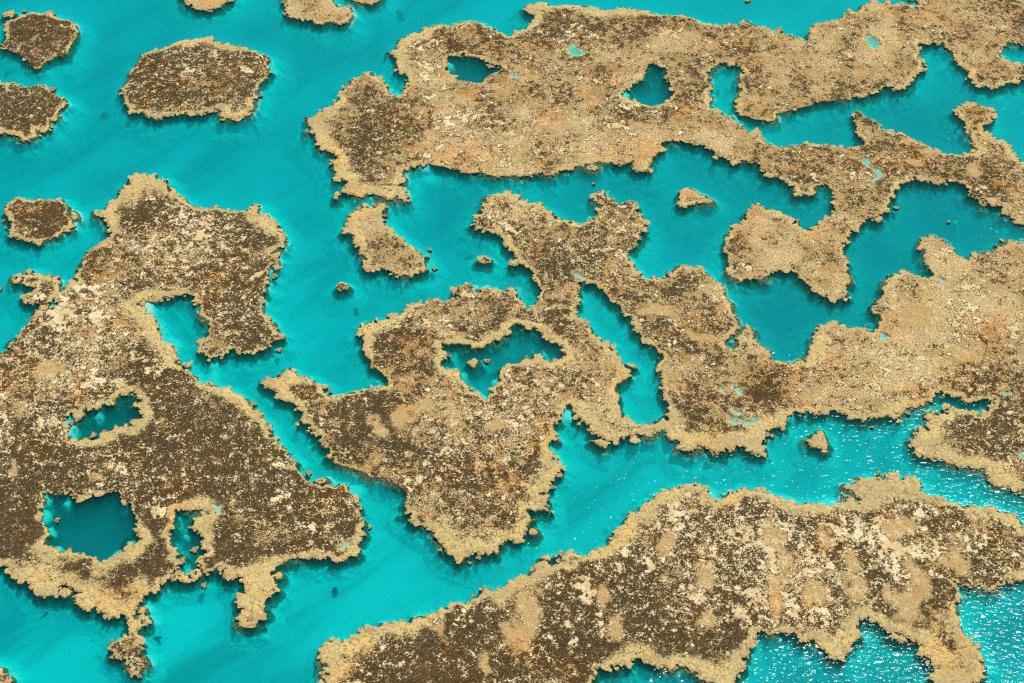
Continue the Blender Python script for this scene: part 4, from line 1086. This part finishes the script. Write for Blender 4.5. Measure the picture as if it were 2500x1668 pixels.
# heights: a low platform just above the water, steep flanks, gentler and sandier towards the sun, for a paler sunlit side
relief = 0.10 * fbm(XX, YY, 0.7, 3, 61) + 0.10 * (0.45 - worley(XX, YY, 0.5, 12))
ZT = 0.04 + 0.12 * sstep(0.0, 0.6, F) + relief * sstep(0.05, 0.5, F) + 0.10 * fbm(XX, YY, 7.0, 2, 63)
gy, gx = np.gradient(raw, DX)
sunward = np.clip(-(gx * 0.45 + gy * 0.9), -1, 1)              # 1 where the edge faces up and to the right in the photograph
sunward = sstep(0.0, 0.9, sunward + 0.9 * fbm(XX, YY, 8.0, 2, 71))
PIT = np.zeros_like(XX)
for (px, py, r, pw) in PITS:                                   # enclosed pools are steep all round
    cx, cy = at(px, py)
    PIT = np.maximum(PIT, pw * np.exp(-(((XX - cx) ** 2 + ((YY - cy) / 1.3) ** 2) / (r * pscale(px, py)) ** 2) ** 2))
sunward = sunward * (1 - 0.85 * PIT)
gentle = np.clip(sunward, 0, 1)
T = np.maximum(-F, 0)
shelf = sstep(0.50, 0.68, vnoise(XX / 6.5, YY / 6.5, 111) * 0.7 + vnoise(XX / 2.4, YY / 2.4, 113) * 0.3) * (1 - 0.6 * PIT)
steep = 2.4 * (1 - gentle) + 0.85 * gentle
foot = np.minimum(steep * T, 0.50 + 0.80 * T + 6.0 * PIT * T)                # talus below the upright edge
foot = foot * (1 - shelf) + np.minimum(foot, 0.42 * T + 2.2 * np.maximum(T - 0.9, 0)) * shelf
ZS = -((0.22 - 0.14 * shelf) * sstep(0, 0.12, T) + foot) + 0.25 * fbm(XX, YY, 1.1, 2, 75) * sstep(0.1, 0.8, T)
SHW = np.zeros_like(XX)
for (px, py, r, v) in SHOALS:
    cx, cy = at(px, py)
    rr = r * pscale(px, py)
    w = np.exp(-(((XX - cx) / rr) ** 2 + ((YY - cy) / (rr * 1.3)) ** 2) ** 1.5)
    ZS = ZS * (1 - w) + np.maximum(ZS, -v) * w
    SHW = np.maximum(SHW, w)
Z = np.where(F > 0, ZT, ZS)
Z = np.where((F > 0) & (FP > -0.12), np.where(FP > 0, -0.08 - 0.34 * sstep(0, 0.8, FP), 0.02), Z).astype(np.float32)
SLSAND = np.clip(sstep(0.05, 0.9, T) * 0.75 * gentle + sstep(0.10, 1.7, T), 0, 1) * (1 - PIT)  # gentle term pales the sunward slopes: sunlit side put into the colour
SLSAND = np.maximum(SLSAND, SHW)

# ------------------------------------------------------------------ setting: sea floor and sea
def sheet_axis(lo, hi, step):
    return np.concatenate([[-4000, -1500, -600, -300], np.arange(lo, hi + step, step), [hi + 150, hi + 500, 1500, 4000]]).astype(np.float32)


ax, ay = sheet_axis(-130, 130, 0.8), np.concatenate([[-4000, -1500, -500, -100, 40], np.arange(90, 312, 0.8), [420, 700, 1800, 5000]]).astype(np.float32)
sx, sy = np.meshgrid(ax, ay)
sz = -floor_depth(sx, sy)
n_x, n_y = len(ax), len(ay)
ii = (np.arange(n_y - 1)[:, None] * n_x + np.arange(n_x - 1)[None, :]).ravel()
sq = np.stack([ii, ii + 1, ii + n_x + 1, ii + n_x], 1)
sdark = np.clip((-sz - 3.8) / 5.5 + 0.30 * fbm(sx, sy, 9.0, 3, 27), 0, 0.95)  # floor colour darkens with depth, so deep water looks dimmer
sea_floor = link('seabed', grid_mesh('seabed', np.stack([sx.ravel(), sy.ravel(), sz.ravel()], 1), sq, M_SEABED, {'deep_dark': sdark.ravel()}))
sea_floor['kind'] = 'structure'

wv = [(-3900, -3900, z) for z in (0,)]
wb = bpy.data.meshes.new('water')
x0, x1, y0, y1, zb = -3990, 3990, -3990, 4990, -30
wb.from_pydata([(x0, y0, zb), (x1, y0, zb), (x1, y1, zb), (x0, y1, zb), (x0, y0, 0), (x1, y0, 0), (x1, y1, 0), (x0, y1, 0)], [],
               [(3, 2, 1, 0), (4, 5, 6, 7), (0, 1, 5, 4), (1, 2, 6, 5), (2, 3, 7, 6), (3, 0, 4, 7)])
wb.materials.append(M_WATER)
water = link('water', wb)
water['kind'] = 'structure'

# ------------------------------------------------------------------ reefs
vid = np.arange(NX * NY, dtype=np.int32).reshape(NY, NX)
q00, q10, q11, q01 = vid[:-1, :-1], vid[:-1, 1:], vid[1:, 1:], vid[1:, :-1]


def c4(a, fn):
    return fn(fn(a[:-1, :-1], a[:-1, 1:]), fn(a[1:, 1:], a[1:, :-1]))


cell_lab = LAB[:-1, :-1]
cell_zmax = c4(Z, np.maximum)
cell_keep = (c4(Z + DEP, np.maximum) > -0.15) & (cell_lab > 0) & (c4(F, np.maximum) > -7.5)
cell_rim = c4(RIMF, np.add) / 4 > 0.5
cell_pool = (c4(FP, np.add) / 4 > 0.0) & (c4(F, np.minimum) > 0)
cell_slope = (cell_zmax < -0.02) & ~cell_pool
XYZ = np.stack([XX.ravel(), YY.ravel(), Z.ravel()], 1)
ATT = {'rim': RIMF.ravel(), 'tan': TANF.ravel(), 'sandy': SANDY.ravel(), 'pale': dens.ravel()}
DEEP_DARK = np.clip((DEP - 4.0) / 7.0 + 0.25 * fbm(XX, YY, 9.0, 3, 27), 0, 0.42 + 0.5 * PIT)  # same deep-water dimming, carried into the slope colour
DEEP_DARK = DEEP_DARK * (1 - SHW)
ATT_S = {'sandy': SLSAND.ravel(), 'deep_dark': DEEP_DARK.ravel()}


def take(cells, origin, z=None):
    jj, i2 = np.nonzero(cells)
    q = np.stack([q00[jj, i2], q10[jj, i2], q11[jj, i2], q01[jj, i2]], 1)
    used, inv = np.unique(q, return_inverse=True)
    co = XYZ[used].copy()
    if z is not None:
        co[:, 2] = z.ravel()[used]
    co -= np.array(origin, np.float32)
    return used, co, inv.reshape(-1, 4)


ROOT = {}
for idx, nm in enumerate(NAMES, 1):
    org = (CENT[nm][0], CENT[nm][1], 0.0)
    label, cat = REEF_LABELS[nm]
    root = thing('coral_islet' if cat == 'islet' else ('coral_rock' if cat == 'rock' else 'coral_reef'), org, label, cat, GROUPS[cat])
    ROOT[nm] = root
    mine = cell_keep & (cell_lab == idx)
    for pname, sel, mat, at_ in (('reef_flat', mine & ~cell_slope & ~cell_rim & ~cell_pool, M_FLAT, ATT),
                                 ('reef_rim', mine & ~cell_slope & cell_rim & ~cell_pool, M_FLAT, ATT),
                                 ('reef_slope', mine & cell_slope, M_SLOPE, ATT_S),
                                 ('sand_bed', mine & cell_pool, M_POOL, ATT_S)):
        if pname == 'sand_bed':
            for k in range(len(pool_rings)):
                one = sel & (POOL_ID[:-1, :-1] == k)
                if one.sum() > 5:
                    used, co, q = take(one, org)
                    link(pname, grid_mesh(pname, co, q, mat, {a_: v[used] for a_, v in at_.items()}), root)
            continue
        if sel.sum() < 6:
            continue
        used, co, q = take(sel, org)
        link(pname, grid_mesh(pname, co, q, mat, {k: v[used] for k, v in at_.items()}), root)

# ------------------------------------------------------------------ bleached coral patches standing a hand above the weed
pn = 0.60 * fbm(XX * 0.8 + YY * 0.25, YY * 0.85, 2.2, 3, 81, 0.62) + 0.45 * fbm(XX, YY, 0.9, 2, 85, 0.7) + 0.34 * fbm(XX, YY, 0.42, 2, 86, 0.7) + 0.34 * fbm(XX, YY, 9.0, 3, 88)
cov = 0.30 * np.clip(dens, 0, 1) ** 1.6
qs = np.quantile(pn[::7, ::7], np.linspace(0, 1, 201))
pn = pn - np.interp(1 - cov, np.linspace(0, 1, 201), qs) - 1.0 * np.clip(RIMF - 0.35, 0, 1) - 0.5 * np.clip(SANDY - 0.25, 0, 1)
pn = np.where((F > 0.6) & (FP < -0.6) & (dens > 0.05), pn, -1)
PZ = Z + np.clip(pn * 0.7, -0.04, 0.06) + 0.012 + 0.05 * fbm(XX, YY, 0.4, 1, 89)
pcell = c4(pn, np.maximum) > 0
pl = np.where(pcell, np.arange(pcell.size, dtype=np.int32).reshape(pcell.shape) + 1, 0)
for _ in range(300):
    p = np.pad(pl, 1)
    nx_ = np.maximum(np.maximum(np.maximum(p[:-2, 1:-1], p[2:, 1:-1]), np.maximum(p[1:-1, :-2], p[1:-1, 2:])), pl)
    nx_ = np.where(pcell, nx_, 0)
    nz = nx_ > 0
    nx_[nz] = np.maximum(nx_[nz], nx_.ravel()[nx_[nz] - 1])
    if (nx_ == pl).all():
        break
    pl = nx_


def in_view(x, y):
    a = math.pi / 2 - PITCH
    zc = y * math.sin(a) + CAM_H * math.cos(a)
    u = x / zc / HALF
    v = (y * math.cos(a) - CAM_H * math.sin(a)) / zc / HALF
    return (np.abs(u) < 1.0) & (np.abs(v) < 0.667)


pj, pi_ = np.nonzero(pl)
plab = pl[pj, pi_]
order = np.argsort(plab, kind='stable')
pj, pi_, plab = pj[order], pi_[order], plab[order]
cuts = np.flatnonzero(np.diff(plab)) + 1
comps = [(a, b) for a, b in zip(np.concatenate([[0], cuts]), np.concatenate([cuts, [len(plab)]]))]
for idx, nm in enumerate(NAMES, 1):
    mine = [c for c in comps if c[1] - c[0] >= 3 and LAB[pj[c[0]], pi_[c[0]]] == idx]
    mine.sort(key=lambda c: -(c[1] - c[0]) * (1.0 if in_view(GX[pi_[c[0]]], GY[pj[c[0]]]) else 0.001))
    one = [c for c in mine[:MAX_PATCH] if c[1] - c[0] >= 18 and in_view(GX[pi_[c[0]]], GY[pj[c[0]]])]
    rest = [c for c in mine if c not in set(one)]
    root = ROOT[nm]
    for a, b in one:
        jj, i2 = pj[a:b], pi_[a:b]
        org = (float(GX[i2].mean()), float(GY[jj].mean()), 0.2)
        q = np.stack([q00[jj, i2], q10[jj, i2], q11[jj, i2], q01[jj, i2]], 1)
        used, inv = np.unique(q, return_inverse=True)
        co = np.stack([XYZ[used, 0], XYZ[used, 1], PZ.ravel()[used]], 1).astype(np.float32) - np.array(org, np.float32)
        rl = root.location
        link('coral_patch', grid_mesh('coral_patch', co, inv.reshape(-1, 4), M_PALE, {'core': pn.ravel()[used]}), root,
             (org[0] - rl[0], org[1] - rl[1], org[2] - rl[2]))
    if rest:
        sel = np.zeros(pcell.shape, bool)
        for a, b in rest:
            sel[pj[a:b], pi_[a:b]] = True
        used, co, q = take(sel, tuple(root.location), PZ)
        o = link('coral_rubble', grid_mesh('coral_rubble', co, q, M_PALE, {'core': pn.ravel()[used]}), root)
        o['kind'] = 'stuff'

# ------------------------------------------------------------------ coral heads crowding the rims
HEADS = [blob_mesh('coral_head', M_HEAD, 100 + k, 3, 13, 0.32, rnd.uniform(.22, .40), 0.9) for k in range(12)]
cand_j, cand_i = np.nonzero((F > -0.05) & (F < 0.40) & (FP < -0.5) & (vnoise(XX / 7, YY / 7, 93) + 0.4 * vnoise(XX / 2, YY / 2, 95) > 0.42))
perm = rng.permutation(len(cand_j))
occ, spots = {}, {}
for k in perm:
    j, i = cand_j[k], cand_i[k]
    x, y = float(GX[i]), float(GY[j])
    r = 0.24 + 0.62 * rnd.random() ** 2.6
    r *= 0.5 + 0.5 * float(AMP[j, i])
    c = (int(x // 1.0), int(y // 1.0))
    if any(math.hypot(x - a, y - b) < (r + rr) * 0.85 for dx in (-1, 0, 1) for dy in (-1, 0, 1) for a, b, rr in occ.get((c[0] + dx, c[1] + dy), ())):
        continue
    occ.setdefault(c, []).append((x, y, r))
    spots.setdefault(NAMES[LAB[j, i] - 1], []).append((x, y, r, float(max(Z[j, i], 0.01))))
for nm, lst in spots.items():
    root = ROOT[nm]
    lst.sort(key=lambda s: -s[2] * (1 if in_view(s[0], s[1]) else 0.01))
    few = [s for s in lst[:MAX_HEAD] if in_view(s[0], s[1])]
    rest = [s for s in lst if s not in set(few)]
    rl = root.location
    for x, y, r, z in few:
        o = link('coral_head', HEADS[rnd.randrange(12)], root, (x - rl[0], y - rl[1], z - 0.05))
        o.rotation_euler = (rnd.uniform(-.12, .12), rnd.uniform(-.12, .12), rnd.uniform(0, 6.28))
        o.scale = (r * rnd.uniform(.8, 1.35), r * rnd.uniform(.8, 1.35), r * rnd.uniform(.35, .7))
    if rest:
        vs, fs, nv = [], [], 0
        for x, y, r, z in rest:
            me = HEADS[rnd.randrange(12)]
            a = rnd.uniform(0, 6.28)
            ca, sa = math.cos(a) * r, math.sin(a) * r
            for v in me.vertices:
                vs.append((v.co.x * ca - v.co.y * sa + x - rl[0], v.co.x * sa + v.co.y * ca + y - rl[1], v.co.z * r * .5 + z - 0.05))
            fs += [tuple(q + nv for q in p.vertices) for p in me.polygons]
            nv += len(me.vertices)
        me = bpy.data.meshes.new('rim_coral')
        me.from_pydata(vs, [], fs)
        me.polygons.foreach_set('use_smooth', np.ones(len(me.polygons), bool))
        me.materials.append(M_HEAD)
        o = link('rim_coral', me, root)
        o['kind'] = 'stuff'

# ------------------------------------------------------------------ lone coral rocks awash and coral heads under water
SIDE = ('right of', 'above', 'left of', 'below')


def place_words(px, py):
    """Nearest landmark and the side of it, in words."""
    best = min(LANDMARKS, key=lambda l: math.hypot(l[0] - px, l[1] - py))
    dx, dy = px - best[0], best[1] - py
    ang = math.degrees(math.atan2(dy, dx)) % 360
    word = ('right of', 'above right of', 'above', 'above left of', 'left of', 'below left of', 'below', 'below right of')[int((ang + 22.5) // 45) % 8]
    return word, best[2]


def give_labels(items, fmt):
    groups = {}
    for k, (px, py, r) in enumerate(items):
        groups.setdefault(place_words(px, py), []).append(k)
    out = [None] * len(items)
    for (word, mark), ks in groups.items():
        ks.sort(key=lambda k: items[k][0])
        for n, k in enumerate(ks):
            size = 'tiny' if items[k][2] < 5 else 'small'
            if len(ks) == 1:
                pre = f'{size} '
            else:
                pre = f'{size} ' + ({2: ('left hand', 'right hand')}.get(len(ks)) or ('leftmost', 'second', 'third', 'fourth', 'fifth', 'sixth', 'seventh'))[n] + ' '
            out[k] = fmt.format(pre=pre, word=word, mark=mark)
    return out


ROCK_MESH = [blob_mesh('coral_rock', M_ROCK, 300 + k, 4, 17, 0.42, rnd.uniform(.6, .8), 6.0) for k in range(8)]
for (px, py, r), lb in zip(ROCKS, give_labels(ROCKS, '{pre}brown coral rock awash {word} {mark}')):
    x, y = at(px, py)
    s = r * pscale(px, py)
    o = link('coral_rock', ROCK_MESH[rnd.randrange(8)], None, (x, y, 0.0))
    o.rotation_euler[2] = rnd.uniform(0, 6.28)
    o.scale = (s * rnd.uniform(.9, 1.25), s * rnd.uniform(.9, 1.25), max(0.10, s * .2))
    o['label'], o['category'], o['group'] = lb, 'rock', 'lone coral rocks breaking the surface'

SUNK_MESH = [blob_mesh('sunken_coral', M_SUNK, 500 + k, 5, 21, 0.45, 0.75, 1.5) for k in range(6)]
for (px, py, r), lb in zip(SUNK, give_labels(SUNK, '{pre}dark coral head under water {word} {mark}')):
    x, y = at(px, py, -0.5)
    s = r * pscale(px, py)
    fl = -float(floor_depth(np.array([x]), np.array([y]))[0])
    top = min(-0.45, fl + 0.8 + 0.06 * (r % 7))
    o = link('sunken_coral', SUNK_MESH[rnd.randrange(6)], None, (x, y, fl))
    o.rotation_euler[2] = rnd.uniform(0, 6.28)
    o.scale = (s * rnd.uniform(1.1, 1.7), s * rnd.uniform(.9, 1.3), max(0.6, (top - fl) / 0.75))
    o['label'], o['category'], o['group'] = lb, 'coral', 'coral heads under the water'
